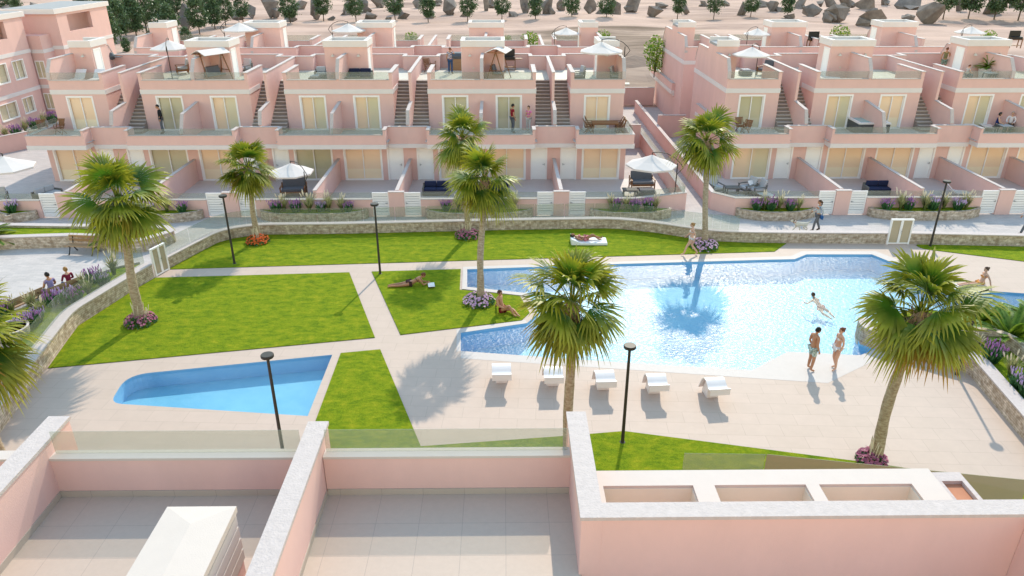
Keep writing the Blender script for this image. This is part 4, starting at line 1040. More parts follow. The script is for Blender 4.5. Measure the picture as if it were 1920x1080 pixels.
# ---- lavender and feather grass
def make_lavender(seed, bm):
    rg = random.Random(seed); r = thing('lavender_bush', 'x', 'lavender'); fo, bl = MB(), MB()
    for _ in range(95):
        a = rg.uniform(0,2*PI); d = .34*math.sqrt(rg.random()); p = Vector((d*.5*math.cos(a), d*.5*math.sin(a), 0)); h = rg.uniform(.36,.62)*(1-.25*d)
        q = Vector((d*1.15*math.cos(a), d*1.15*math.sin(a), h)); t = Vector((-math.sin(a), math.cos(a), 0)).lerp(Vector((rg.uniform(-1,1), rg.uniform(-1,1), 0)), .5).normalized()
        m = (p+q)/2+Vector((0,0,.05)); w = rg.uniform(.014,.026)
        fo.add([p-t*w, p+t*w, m+t*w*1.3, m-t*w*1.3, q], [(0,1,2,3),(3,2,4)], [[(.1,0),(.1,0),(.1,.5),(.1,.5)],[(.1,.5),(.1,.5),(.1,1)]])
        leafy(fo, m, .05, rg, 2)
        if rg.random() < .45:
            s = rg.uniform(.015,.026); e = q+Vector((0,0,rg.uniform(.07,.13)))
            bl.tube([q-Vector((0,0,.02)), (q+e)/2, e], [s*.5, s, s*.3], 5)
    fo.build('foliage', 'lavleaf', r); bl.build('blossoms', bm, r); return r
def make_tuft(seed, plumes=9):
    rg = random.Random(seed); r = thing('feather_grass', 'x', 'grass tuft'); fo, bl = MB(), MB()
    for i in range(110):
        a = rg.uniform(0,2*PI); o = Vector((math.cos(a), math.sin(a), 0)); L = rg.uniform(.45,.8); s = rg.uniform(.08,.6); t = Vector((-o.y,o.x,0))*rg.uniform(.014,.022)
        p0 = o*.05*rg.random(); P = [p0+o*(s*L*k*k*.9)+Vector((0,0,L*(k-.28*s*k*k))) for k in (0,.35,.7,1)]
        fo.add([P[0]-t,P[0]+t,P[1]-t,P[1]+t,P[2]-t*.8,P[2]+t*.8,P[3]], [(0,1,3,2),(2,3,5,4),(4,5,6)], [[(.1,0)]*2+[(.1,.35)]*2,[(.1,.35)]*2+[(.1,.7)]*2,[(.1,.7)]*2+[(.1,1)]])
    for i in range(plumes):
        a = rg.uniform(0,2*PI); o = Vector((math.cos(a), math.sin(a), 0)); e = o*rg.uniform(.1,.4)+Vector((0,0,rg.uniform(.72,1.0))); p = e*.78
        bl.tube([p, p.lerp(e,.4), p.lerp(e,.8), e], [.008,.022,.018,.004], 5)
    fo.build('blades', 'tuft', r)
    if plumes: bl.build('plumes', 'plume', r)
    return r
LAV = [make_lavender(1,'purple'), make_lavender(2,'purple'), make_lavender(3,'lilac')]; TUF = [make_tuft(4), make_tuft(5, 5)]
_used = {}
def plant(kind, var, pos, rz, label, sc, group):
    src = (LAV if kind == 'l' else TUF)[var]
    if src.name not in _used:
        _used[src.name] = 1; src.location = pos; src.rotation_euler = (0,0,rz); src.scale = (sc,)*3; src['label'] = label; src['group'] = group; return src
    return dup(src, pos, rz, label, group, sc)
PATT = {0:'tl', 1:'ltl', 2:'ltltlttl', 3:'ltltlt', 4:'tltll t', 5:'ltltlt', 6:'ltltltlt', 7:'tltl'}
SHORT = ['far left stone planter', 'stone planter behind the plaza bench', 'stone planter before the dark sofa parasol', 'stone planter behind the middle palms', 'stone planter before the armchair by the alley', 'stone planter right of the alley', 'stone planter behind the tan double gate', 'stone planter at the right edge']
rg = random.Random(21)
for i, (r_, x0, x1, front, dep, lab) in enumerate(PLANTERS):
    pat = PATT[i].replace(' ', ''); n = len(pat); cnt = {'l':0,'t':0}
    a, b = x0+.7, x1-.7
    if i == 0: a = b-2.6
    if i == 1: a = b-2.6
    for k, ch in enumerate(pat):
        x = a+(b-a)*(k+.5)/n+rg.uniform(-.2,.2); y = front-.34+rg.uniform(-.12,.12)
        v = rg.choice((0,1,2)) if ch == 'l' else rg.choice((0,1))
        nm = (('purple','purple','lilac')[v]+' flowering lavender bush') if ch == 'l' else 'tuft of feather grass'
        plant(ch, v, (x, y, .44), rg.uniform(0,6), f'{nm}, {ORD[cnt[ch]]} in {SHORT[i]}', rg.uniform(.95,1.2)*(1.0 if ch == 'l' else 1.15), 'lavender bushes' if ch == 'l' else 'feather grass tufts')
        cnt[ch] += 1
# flower bed behind the bench couple, and the bank on the right
BEDPL = [('t',214,513,1.35,'tallest feather grass tuft, beside the palm trunk in the left flower bed'),('l',176,527,1.1,'broad lavender with pink tops right of the couple'),('l',195,534,1.0,'lilac lavender between palm trunk and tall feather grass'),
 ('t',158,541,1.0,'feather grass right of the woman in dark red'),('t',167,553,1.0,'feather grass drooping at the pool wall below the couple'),('l',122,566,1.15,'deep purple lavender just behind the man in lilac shirt'),
 ('l',143,566,1.05,'pink purple lavender behind the bench of the couple'),('l',98,572,1.05,'lilac lavender at the left end of the bench'),('t',62,580,1.1,'pale feather grass left of the couple bench'),
 ('t',80,592,1.05,'feather grass with cream plumes below the bench end'),('l',62,610,1.05,'pink lilac lavender low in the left flower bed'),('l',44,616,1.0,'purple lavender by the round white pot at left'),('t',24,586,1.0,'feather grass at the left edge above the palm fronds'),('l',10,588,1.0,'purple lavender at the left edge above the palm fronds'),('l',72,601,.95,'small lilac lavender beside the glass fence at left')]
for k, (ch, x, y, sc, lb) in enumerate(BEDPL):
    p = W(x, y, .38); p.z = .33
    plant(ch, k % 3 if ch == 'l' else k % 2, p, k*1.3, lb, sc, 'lavender bushes' if ch == 'l' else 'feather grass tufts')
BANK = [('t',1825,657,.9,'dark feather grass behind the lamp on the right bank'),('l',1858,678,1.2,'purple lavender beside the curved wall on the right bank'),('t',1892,706,1.15,'feather grass with cream plumes on the right bank'),('l',1908,727,1.1,'pale lilac lavender at the right edge of the bank'),('l',1922,745,1.0,'lilac lavender cut by the right edge')]
for k, (ch, x, y, sc, lb) in enumerate(BANK):
    p = W(x, y, .5)
    plant(ch, (0,0,0,2,2)[k] if ch == 'l' else k % 2, p, k*1.7, lb, sc, 'lavender bushes' if ch == 'l' else 'feather grass tufts')
# bed beside the apartment block
for k in range(9):
    p = Vector((-38.8+.02*k, 53.5+1.25*k, 0)); ch = 'lt'[k % 2]
    plant(ch, k % 2, p, k*.9, ('purple lavender bush' if ch == 'l' else 'feather grass tuft')+f' at the foot of the tall block, {ORD[k//2]} such from front', 1.5, 'lavender bushes' if ch == 'l' else 'feather grass tufts')

# ---- arching shrubs
def frond_shrub(name, label, cat, pos, R, n, seed, m='bush', el0=.2, el1=1.35, leaf=.16):
    rg = random.Random(seed); r = thing(name, label, cat, pos); mb = MB()
    for i in range(n):
        az = i*2.4+rg.uniform(-.3,.3); el = rg.uniform(el0, el1); o = Vector((math.cos(az), math.sin(az), 0)); L = R*rg.uniform(.75,1.1); sd = Vector((-o.y,o.x,0))
        P = [o*(L*t*math.cos(el)+.25*L*t*t)+Vector((0,0,L*(t*math.sin(el)-.55*t*t*math.cos(el)))) for t in [k/8 for k in range(9)]]
        mb.tube(P, [.012*(1-.8*k/8) for k in range(9)], 3)
        for k in range(1, 9):
            for s in (-1,1):
                for h in (0,.33,.66):
                    p = P[k-1].lerp(P[k], h); d = (P[k]-P[k-1]).normalized(); q = p+(sd*s*.8+d*.75+Vector((0,0,-.15))).normalized()*leaf*R*(1.1-.5*abs(k/8-.45)); w = d*.040*R
                    mb.add([p-w, p+w, q], [(0,1,2)], [[(.1,.1),(.1,.1),(.1,.9)]])
    mb.build('fronds', m, r); return r
frond_shrub('palm_shrub', 'bright yellow green palm shrub on the bank at the right edge', 'shrub', W(1893,640,.5), 1.45, 60, 1)
frond_shrub('palm_shrub', 'palm shrub half hidden behind the right leaning palm', 'shrub', W(1845,606,.5), 1.1, 46, 2)
frond_shrub('palm_shrub', 'green palm shrub cut off by the right edge above the lavender', 'shrub', W(1950,612,.5), 1.5, 54, 12)
frond_shrub('cycad', 'low dark cycad in the raised grass bed behind the leaning palm', 'shrub', W(218,441,.55), 1.25, 34, 3, 'palm')
frond_shrub('cycad', 'low palm fronds at the far left edge of the raised bed', 'shrub', W(-28,445,.55), 1.5, 34, 4, 'palm')
mb = MB(); mb.lathe([(.03,0),(.09,.1),(.1,.3),(.02,.42)], 8); o = mb.build('cone_flower', 'orange', None, True, W(251,441,.53)); tag(o, 'single red orange cone flower beside the cycad in the raised bed', 'flower')

# ---- broadleaf trees
def make_tree(seed, H, rad, n=2900, base=.25):
    rg = random.Random(seed); r = thing('tree', 'x', 'tree', (0,0,0)); mb = MB()
    mb.tube([(0,0,-.3),(.03,0,H*.3),(0,.02,H*.62),(0,0,H*.9)], [.1,.075,.05,.015], 7)
    for i in range(11):
        a = i*2.4; z = H*(.32+.05*i); e = Vector((math.cos(a)*rad*.7, math.sin(a)*rad*.7, z+.5)); mb.tube([(0,0,z-.2), e*.5+Vector((0,0,z*.5)), e], [.035,.022,.008], 5)
    mb.build('trunk', 'bark', r)
    mb = MB(); cl = []
    for i in range(70):
        t = rg.random(); z = H*(base+(1-base)*t); w = rad*(math.sin(PI*min(1,(t*.92+.1)))**.75)*(1.12-.35*t); a = rg.uniform(0,2*PI); d = w*math.sqrt(rg.uniform(.25,1)); cl.append((Vector((d*math.cos(a), d*math.sin(a), z)), rg.uniform(.18,.34)*rad))
    for i in range(n):
        c, s = rg.choice(cl); p = c+Vector((rg.gauss(0,1), rg.gauss(0,1), rg.gauss(0,.8)))*s*.75; leafy(mb, p, rg.uniform(.13,.22), rg, 1)
    mb.build('crown', 'treeleaf', r); return r
TREES = [make_tree(1,5.6,1.5), make_tree(2,5.2,1.35), make_tree(3,6.0,1.6)]
tr_used = set()
def tree(i, pos, rz, sc, label, group):
    s = TREES[i]
    if i not in tr_used: tr_used.add(i); s.location = pos; s.rotation_euler = (0,0,rz); s.scale = (sc,)*3; s['label'] = label; s['group'] = group; return
    dup(s, pos, rz, label, group, sc)
# pixel of foot, pixel height of the tree
ROW = [(545,47,48),(607,38,46),(668,42,44),(741,38,46),(803,42,44),(877,41,44),(941,38,40),(1004,39,42),(1072,37,42),(1137,38,42),(1270,34,40),(1338,35,38),(1407,33,36),(1476,33,38),(1768,36,48),(1815,36,50),(1863,38,54),(1908,40,56)]
for k, (x, y, h) in enumerate(ROW):
    p = W(x, y, -.05); D = (p-cam.location).length
    tree(k % 3, p, k*1.1, h/F_PX*D/5.3*1.12, f'slim green tree, {ORD[k]} from the left in the row along the top', 'trees in the row along the top edge')
CL = [(183,95,70),(205,101,66),(228,80,58),(257,72,62),(276,64,72),(300,48,52),(322,78,56),(337,45,48),(375,66,56),(404,57,52),(424,52,48),(456,43,44),(240,103,26),(40,40,30),(168,60,50),(196,72,56),(222,60,52),(248,50,50),(318,40,44),(352,92,30),(290,92,30),(392,38,44),(15,30,34)]
for k, (x, y, h) in enumerate(CL):
    p = W(x, y, -.05); D = (p-cam.location).length
    tree((k+1) % 3, p, k*1.7, h/F_PX*D/5.3, f'bushy green tree, {ORD[k]} of the loose group behind the far left houses', 'loose trees behind the far left houses')
def shrub(label, pos, s, seed):
    rg = random.Random(seed); r = thing('shrub', label, 'shrub', pos, 0, 'garden shrubs behind the rear houses'); mb = MB()
    for i in range(420):
        q = Vector((rg.gauss(0,1), rg.gauss(0,1), rg.gauss(0,1))).normalized()*rg.random()**.4; leafy(mb, (q.x*s, q.y*s, s*1.1+q.z*s), .13*s, rg, 1)
    mb.build('foliage', 'bush', r); mb = MB(); mb.tube([(0,0,-.5*s),(0,0,s)], .05, 5); mb.build('stem', 'bark', r)
for k, (x, y, s, lb) in enumerate(((772,76,.75,'green shrub behind the rear roof, left of the man in plaid shirt'),(994,80,.95,'dark green shrub between rear roof walls in the middle'),(1131,74,.8,'green shrub behind the white parasol tower'),(718,73,.5,'pale green shrub under the rear parasol'),(1575,66,.9,'spiky green shrub behind the right rear roofs'),(1853,72,.7,'small green shrub by the right rear parasol'),(1232,95,1.25,'leafy shrub hanging over the rear house wall by the alley'),(1228,120,.8,'lower leafy shrub hanging beside the rear house wall'),(952,75,.4,'low light green shrub behind the swing seat tower'))):
    p = at_y(x, y, 71.5 if x not in (1232,1228) else 69.3); p.z -= s; shrub(lb, p, s, k)

# ---- grey angular boulders on the desert
BOUL = [(62,18,20,14),(200,30,30,44),(240,60,34,46),(350,58,30,46),(290,30,20,24),(470,30,20,24),(512,30,40,34),(560,18,34,20),(592,33,30,36),(650,26,30,22),(655,18,14,28),(685,24,26,36),(715,12,40,22),(745,28,24,32),(782,18,18,24),(848,28,34,36),(905,22,20,34),(925,12,26,18),(985,26,20,40),(1030,28,30,34),(1055,18,28,24),(1103,22,26,30),(1155,26,50,24),(1190,20,40,26),(1215,30,40,22),(1285,24,22,26),(1358,10,22,14),(1392,28,20,26),(1500,18,26,20),(1528,28,44,24),(1560,40,48,32),(1620,20,50,26),(1625,48,50,28),(1660,8,20,16),(1690,16,60,20),(1740,44,60,36),(1790,24,26,30),(1852,30,34,32),(1900,16,30,22),(20,30,36,18),(820,10,26,14),(1455,22,30,20),(1590,12,30,18)]
BOUL = [(x, y, w*1.08, h) for x, y, w, h in BOUL]+[(x, y, w, h) for x, y, w, h in ((540,38,30,12),(620,36,24,12),(700,34,34,14),(730,36,22,10),(760,34,30,14),(810,32,34,16),(870,30,30,16),(965,32,40,14),(1005,20,24,22),(1075,32,26,12),(1130,30,34,16),(1245,16,34,14),(1320,12,26,14),(1420,14,30,16),(1475,34,26,14),(1545,10,34,18),(1575,24,30,18),(1640,30,34,16),(1705,34,30,16),(1765,14,26,18),(1815,14,24,16),(1880,14,30,20),(445,34,30,16),(380,26,24,18))]
def boulder(x, y, w, h, k):
    p = W(x, y+2, -.1); D = (p-cam.location).length; sw, sh = w/F_PX*D, h/F_PX*D*1.05; rg = random.Random(100+k)
    bm = bmesh.new()
    for part in range(rg.choice((1,2,2,3))):
        vs = []; ox = rg.uniform(-.2,.2)*sw
        for _ in range(rg.choice((7,8,9))):
            t = rg.random(); a = rg.uniform(0,2*PI); rr = (.25+.75*math.sin(PI*min(1,.15+t*.75)))*rg.uniform(.6,1)
            vs.append(bm.verts.new((ox+math.cos(a)*rr*sw*.5*(1 if part == 0 else .7), math.sin(a)*rr*sw*.4, (t if part == 0 else t*.6)*sh-.2)))
        vs.append(bm.verts.new((ox, 0, -.4)))
        res = bmesh.ops.convex_hull(bm, input=vs)
        bmesh.ops.delete(bm, geom=[g for g in res['geom_interior'] if isinstance(g, bmesh.types.BMVert) and g.is_valid], context='VERTS')
    me = bpy.data.meshes.new('boulder'); bm.to_mesh(me); bm.free(); me.materials.append(M['rubble'])
    o = bpy.data.objects.new('boulder', me); COL.objects.link(o); o.location = p; o.rotation_euler = (0,0,rg.uniform(-.3,.3))
    tag(o, f'jagged grey boulder, {ORD[k]} from the left on the desert along the top', 'boulder', 'grey boulders on the desert')
for k, b in enumerate(sorted(BOUL)): boulder(*b, k)
# ================================================================== furniture and street furniture
def lamp_post(px, py, label):
    r = thing('lamp_post', label, 'lamp post', W(px, py), 0, 'dark lamp posts in the pool garden')
    m = MB(); m.lathe([(.09,0),(.09,.03),(.055,.04),(.05,1.),(.042,3.36)], 12); m.build('pole', 'dark', r)
    m = MB(); m.lathe([(.05,3.33),(.17,3.36),(.185,3.38),(.185,3.44),(.17,3.46)], 20); m.build('lamp_head', 'dark', r)
for x, y, l in ((440,495,'slim dark lamp post on the upper lawn beside the left gate'),(713,514,'slim dark lamp post at the path crossing between the lawns'),(531,850,'slim dark lamp post beside the paddling pool'),(1167,830,'slim dark lamp post on the near grass in front of the loungers'),(1744,462,'slim dark lamp post beside the tan double gate'),(1794,702,'dark lamp post at the curved wall behind the right palm')):
    lamp_post(x, y, l)
# --- white moulded loungers
def lounger():
    r = thing('pool_lounger', 'x', 'lounger')
    prof = [(.36,.16),(.33,.20),(.24,.40),(.12,.62),(-.02,.74),(-.17,.76),(-.32,.70),(-.44,.62),(-.54,.60),(-.65,.64),(-.73,.71)]
    for _ in range(2): prof = [prof[0]]+[q for a, b in zip(prof, prof[1:]) for q in ((a[0]*.75+b[0]*.25, a[1]*.75+b[1]*.25),(a[0]*.25+b[0]*.75, a[1]*.25+b[1]*.75))]+[prof[-1]]
    m = MB(); m.cap_x(prof, -.33, .33, .035); m.build('shell', 'plastic', r)
    m = MB(); m.box(-.33,-.745,.47,.33,-.715,.715); m.build('back_lip', 'plastic', r)
    m = MB(); m.prism_x([(.3,.0),(.3,.10),(.18,.36),(.06,.60),(-.06,.70),(-.2,.70),(-.16,.0)], -.20, .20); m.build('base', 'plastic', r)
    return r
L0 = lounger()
for k, (x, y, rz, lb) in enumerate(((-.13,22.1,.03,'left end one of five white curved loungers on the deck'),(1.64,21.9,.03,'white curved lounger just left of the near palm trunk'),(3.38,21.62,.05,'white curved lounger between near palm and lamp post'),(5.1,21.38,.05,'white curved lounger just right of the near lamp post'),(7.02,21.12,.10,'right end one of five white curved loungers on the deck'))):
    if k == 0: L0.location = (x,y,0); L0.rotation_euler = (0,0,rz); L0['label'] = lb; L0['group'] = 'white loungers by the pool'
    else: dup(L0, (x,y,0), rz, lb, 'white loungers by the pool')
# --- benches
def bench():
    r = thing('park_bench', 'x', 'bench')
    m = MB()
    for k in range(3): m.box(-.8,-.22+k*.145,.43,.8,-.09+k*.145,.465)
    m.build('seat', 'lightwood', r)
    m = MB()
    for k in range(2): m.beam((-.8,.235+k*.04,.62+k*.17),(.8,.235+k*.04,.62+k*.17),.03,.14,up=(0,-.25,1))
    m.build('backrest', 'lightwood', r)
    for s in (-1,1):
        m = MB(); x = s*.6
        m.tube([(x,-.3,0),(x,-.22,.1),(x,-.1,.34),(x,-.18,.42)], [.03,.026,.028,.03], 6); m.tube([(x,.36,0),(x,.28,.1),(x,.14,.34),(x,.18,.42),(x,.27,.85)], [.03,.026,.028,.028,.02], 6); m.beam((x,-.18,.41),(x,.2,.41),.05,.04)
        m.build('leg', 'black', r)
    return r
B0 = bench(); p = W(158,475); B0.location = p; B0.rotation_euler = (0,0,-.12); B0['label'] = 'empty wooden park bench in front of the raised grass bed'; B0['group'] = 'wooden park benches on the plaza'
BA = math.atan2(.49, -.87)-(-PI/2)
bc = (W(86,557,.45)+W(146,531,.45))/2; bc.z = 0
dup(B0, bc, BA, 'wooden park bench seen from behind with a couple on it', 'wooden park benches on the plaza')
p = W(47,585,0); dup(B0, p, BA+.1, 'wooden park bench seen from behind, empty, left of the couple', 'wooden park benches on the plaza')
# --- parasols
def parasol():
    r = thing('parasol', 'x', 'parasol'); R, zt, zb = 1.5, 2.75, 2.15
    m = MB(); n = 8
    V = [(0,0,zt)]; 
    for k in range(n):
        a = 2*PI*(k+.5)/n; V.append((R*.5*math.cos(a), R*.5*math.sin(a), zb+(zt-zb)*.44)); V.append((R*math.cos(a), R*math.sin(a), zb))
    F = []
    for k in range(n):
        a, b = 1+2*k, 1+2*((k+1)%n); F += [(0,a,b),(a,a+1,b+1,b)]
    m.add(V, F); V2 = [(x,y,z-.012) for x,y,z in V]; m.add(V2, [f[::-1] for f in F])
    rim = [V[2+2*k] for k in range(n)]; o = len(m.v)
    for k in range(n): 
        a, b = rim[k], rim[(k+1)%n]; m.add([a,b,(b[0],b[1],b[2]-.1),(a[0],a[1],a[2]-.1)], [(0,1,2,3)])
    m.build('canopy', 'canvas', r)
    m = MB()
    for k in range(n): m.beam((0,0,zt-.08), tuple(Vector(rim[k])+Vector((0,0,-.02))), .018)
    m.build('ribs', 'dark', r)
    m = MB(); m.tube([(1.55,0,0),(1.55,0,2.45)], .032, 8); m.build('pole', 'dark', r)
    m = MB(); m.tube([(1.9,0,2.2),(1.75,0,2.42),(1.4,0,2.72),(.9,0,2.92),(.4,0,2.95),(0,0,2.87)], .026, 6); m.beam((1.9,0,2.2),(1.55,0,1.75),.035); m.tube([(0,0,2.9),(0,0,zt-.05)], .03, 6); m.build('arm', 'dark', r)
    m = MB(); m.box(1.1,-.4,0,2.0,.4,.05); m.build('base', 'slate', r)
    return r
PAR = []
def put_parasol(cpx, Y, z0, pole_dir, label, sc=1.):
    c = at_y(*cpx, Y); G = 'white cantilever parasols on terraces and roofs'
    if not PAR: o = parasol(); PAR.append(o); o.location = (c.x, c.y, z0); o.rotation_euler = (0,0,pole_dir); o['label'] = label; o['group'] = G; o.scale = (sc,)*3
    else: dup(PAR[0], (c.x, c.y, z0), pole_dir, label, G, sc)
put_parasol((1222,303), 42.2, 0, -.5, 'white parasol over the grey armchair left of the alley', 1.0)
put_parasol((545,310), 42., 0, -.75, 'white tilted parasol over the dark sofa between the two left palms', .86)
put_parasol((12,316), 41.8, 0, PI-.4, 'white parasol cut off by the left edge above the terrace', 1.05)
put_parasol((1128,92), 50.0, RF, -.15, 'white parasol on the roof of the left row end house', .97)
put_parasol((1412,77), 50.6, RF, .9, 'white parasol on the roof of the right row end house', .82)
put_parasol((318,86), 53.3, RF, -PI/2+.25, 'white parasol behind the tower with swing seat', .88)
put_parasol((653,52), 63.5, RF, PI-.2, 'white parasol on the rear roof behind the navy sofa', .92)
put_parasol((450,53), 63.5, RF, PI-.2, 'white parasol on the rear roof behind the swing seat', .95)
put_parasol((1062,40), 64.0, RF, PI+.6, 'white parasol on the rear roof, centre, by a small tower', .78)
put_parasol((1423,35), 64.0, RF, PI+.6, 'white parasol on the rear roof, right row left end', .75)
put_parasol((1825,37), 64.0, RF, PI+.6, 'white parasol on the rear roof near the right edge', .8)

# --- seating
def armchair(cush, w=.7, wood='wood', name='armchair', cat='armchair'):
    r = thing(name, 'x', cat); h = w/2
    f = MB()
    for s in (-1,1):
        x = s*(h+.05); f.beam((x,-.36,0),(x,-.36,.56),.06,.08,up=(0,1,0)); f.beam((x,.36,0),(x,.42,.72),.06,.08,up=(0,1,0)); f.obox((x,0,.575),.10,.86,.04); f.obox((x,0,.27),.04,.7,.12)
    f.obox((0,-.36,.28),w,.05,.14); f.obox((0,.36,.28),w,.05,.14); f.beam((-h,.46,.78),(h,.46,.78),.05,.05); f.obox((0,0,.31),w,.66,.03)
    f.build('frame', wood, r)
    m = MB(); m.obox((0,-.03,.40),w-.02,.72,.15); soft(m.build('seat_cushion', cush, r))
    m = MB(); m.obox((0,.36,.70),w-.02,.15,.6,Matrix.Rotation(-.22,3,'X')); soft(m.build('back_cushion', cush, r))
    return r
def soft(o, w=.03):
    b = o.modifiers.new('bevel', 'BEVEL'); b.width = w; b.segments = 3; return o
def wicker(cush, w=1.5, d=.75, back=True, name='wicker_sofa', cat='sofa', body='wicker'):
    r = thing(name, 'x', cat); m = MB()
    m.box(-w/2,-d/2,.04,w/2,d/2,.30)
    if back:
        m.box(-w/2,d/2-.10,.30,w/2,d/2,.62); m.box(-w/2,-d/2,.30,-w/2+.1,d/2-.1,.52); m.box(w/2-.1,-d/2,.30,w/2,d/2-.1,.52)
    soft(m.build('frame', body, r), .012)
    for x in (-w/2+.08, w/2-.08):
        for y in (-d/2+.08, d/2-.08): pass
    n = max(1, round((w-.2)/.75)) if back else 1
    for k in range(n):
        a = -w/2+.105+(w-.21)*k/n; b = -w/2+.105+(w-.21)*(k+1)/n
        m = MB(); m.box(a+.005,-d/2+.01,.302,b-.005,d/2-(.12 if back else .01),.43); soft(m.build('seat_cushion', cush, r))
        if back:
            m = MB(); m.box(a+.01,d/2-.25,.44,b-.01,d/2-.11,.78); soft(m.build('back_cushion', cush, r), .05)
    return r
def table(w, d, h, top='wood', leg='wood', label='x'):
    r = thing('table', 'x', 'table'); m = MB(); n = max(2, round(d/.11))
    for k in range(n): m.box(-w/2,-d/2+d*k/n,h-.035,w/2,-d/2+d*(k+1)/n-.008,h)
    m.build('table_top', top, r)
    for x in (-1,1):
        for y in (-1,1):
            m = MB(); m.box(x*(w/2-.09)-.03,y*(d/2-.09)-.03,0,x*(w/2-.09)+.03,y*(d/2-.09)+.03,h-.036); m.build('leg', leg, r)
    m = MB(); m.box(-w/2+.12,-d/2+.06,h-.1,w/2-.12,d/2-.06,h-.037); m.build('apron', leg, r)
    return r
def chair(slat=True):
    r = thing('folding_chair', 'x', 'chair'); m = MB()
    for k in range(6): m.box(-.22,-.22+k*.074,.43,.22,-.16+k*.074,.45)
    m.build('seat', 'wood', r); m = MB()
    for k in range(8): m.beam((-.18+k*.0515,.235,.52),(-.18+k*.0515,.315,.92),.04,.012,up=(0,1,0))
    m.beam((-.22,.32,.94),(.22,.32,.94),.05,.03); m.beam((-.2,.23,.5),(.2,.23,.5),.03,.02); m.build('backrest', 'wood', r)
    for s in (-1,1):
        m = MB(); m.beam((s*.24,-.24,0),(s*.24,.33,.96),.025,.045,up=(0,1,0)); m.build('leg', 'wood', r)
        m = MB(); m.beam((s*.21,.26,0),(s*.21,-.22,.44),.025,.045,up=(0,1,0)); m.build('leg', 'wood', r)
        m = MB(); m.beam((s*.26,-.2,.64),(s*.26,.24,.64),.05,.025); m.beam((s*.26,-.16,.42),(s*.26,-.16,.63),.03,.03,up=(0,1,0)); m.build('armrest', 'wood', r)
    return r
def sunbed():
    r = thing('sunbed', 'x', 'sunbed'); m = MB(); m.box(-.33,-.95,.24,.33,.30,.30); m.build('bed', 'plastic', r)
    m = MB(); m.obox((0,.58,.52),.66,.72,.05,Matrix.Rotation(.78,3,'X')); m.build('backrest', 'plastic', r)
    for x in (-.28,.28):
        for y in (-.8,.15): m = MB(); m.box(x-.03,y-.03,0,x+.03,y+.03,.24); m.build('leg', 'plastic', r)
    m = MB(); m.beam((-.25,.3,.24),(-.25,.72,.5),.03); m.beam((.25,.3,.24),(.25,.72,.5),.03); m.build('strut', 'plastic', r)
    return r
def swing():
    r = thing('swing_seat', 'x', 'swing seat'); m = MB(); a, b = 1.0, .65
    for s in (-1,1):
        m.beam((s*a,-b,0),(s*a*.82,0,1.95),.055,.06); m.beam((s*a,b,0),(s*a*.82,0,1.95),.055,.06); m.beam((s*a*.95,-b*.62,.75),(s*a*.95,b*.62,.75),.045)
    m.beam((-a,0,1.95),(a,0,1.95),.07,.08); m.beam((-a,-.55,1.9),(a,-.55,1.9),.04); m.beam((-a,.55,1.9),(a,.55,1.9),.04); m.beam((-a*.95,-.55,1.9),(-a*.95,.55,1.9),.04); m.beam((a*.95,-.55,1.9),(a*.95,.55,1.9),.04); m.build('frame', 'wood', r)
    m = MB(); m.cap_x([(-.72,1.86),(-.1,2.12),(.1,2.12),(.72,1.86)], -1.02, 1.02, .03); m.build('canopy', 'canvas', r)
    m = MB(); m.obox((0,-.08,.46),1.4,.55,.06); m.beam((-.7,.22,.46),(-.7,.42,1.05),.05,.05); m.beam((.7,.22,.46),(.7,.42,1.05),.05,.05)
    for k in range(5): m.beam((-.7,.22+.04*k,.52+.12*k),(.7,.22+.04*k,.52+.12*k),.02,.08)
    m.build('bench', 'wood', r)
    m = MB(); m.obox((0,-.08,.53),1.34,.52,.08); m.obox((0,.26,.78),1.34,.08,.5,Matrix.Rotation(-.3,3,'X')); soft(m.build('cushion', 'greycushion', r))
    m = MB()
    for s in (-1,1):
        for y in (-.3,.3): m.tube([(s*.68,y,.5),(s*.7,0,1.92)], .01, 5)
    m.build('chains', 'metal', r); return r
def kitchen(w=1.6):
    r = thing('outdoor_kitchen', 'x', 'barbecue'); m = MB(); m.box(-w/2,-.32,0,w/2,.32,.82); m.build('cabinet', 'lightwood', r)
    m = MB(); m.box(-w/2-.03,-.35,.82,w/2+.03,.35,.87); m.build('worktop', 'slate', r)
    m = MB(); m.prism_x([(-.3,.871),(.3,.871),(.3,1.15),(.1,1.27),(-.15,1.2),(-.3,1.0)], -w*.38, w*.38); m.build('grill_hood', 'slate', r); return r
def grill():
    r = thing('barbecue', 'x', 'barbecue'); m = MB(); m.lathe([(.05,.62),(.24,.7),(.30,.86),(.29,.95),(.2,1.12),(.04,1.18)], 18); m.build('kettle', 'slate', r)
    m = MB()
    for k in range(3): a = k*2.1; m.tube([(.12*math.cos(a),.12*math.sin(a),.7),(.3*math.cos(a),.3*math.sin(a),0)], .018, 5)
    m.build('legs', 'metal', r); m = MB(); m.box(.3,-.2,.86,.85,.2,.89); m.build('side_shelf', 'slate', r); return r
def cart():
    r = thing('barbecue_cart', 'x', 'barbecue'); m = MB()
    for x in (-.5,.5):
        for y in (-.25,.25): m.box(x-.03,y-.03,0,x+.03,y+.03,.8)
    m.box(-.56,-.28,.2,.56,.28,.24); m.box(.53,-.28,.78,1.0,.28,.82); m.box(-.53,-.28,.7,.53,.28,.74); m.build('cart', 'wood', r)
    m = MB(); m.prism_x([(-.26,.74),(.26,.74),(.26,1.0),(.26,1.45),(.2,1.45),(.16,.98),(-.26,.95)], -.48, .48); m.build('grill', 'black', r); return r
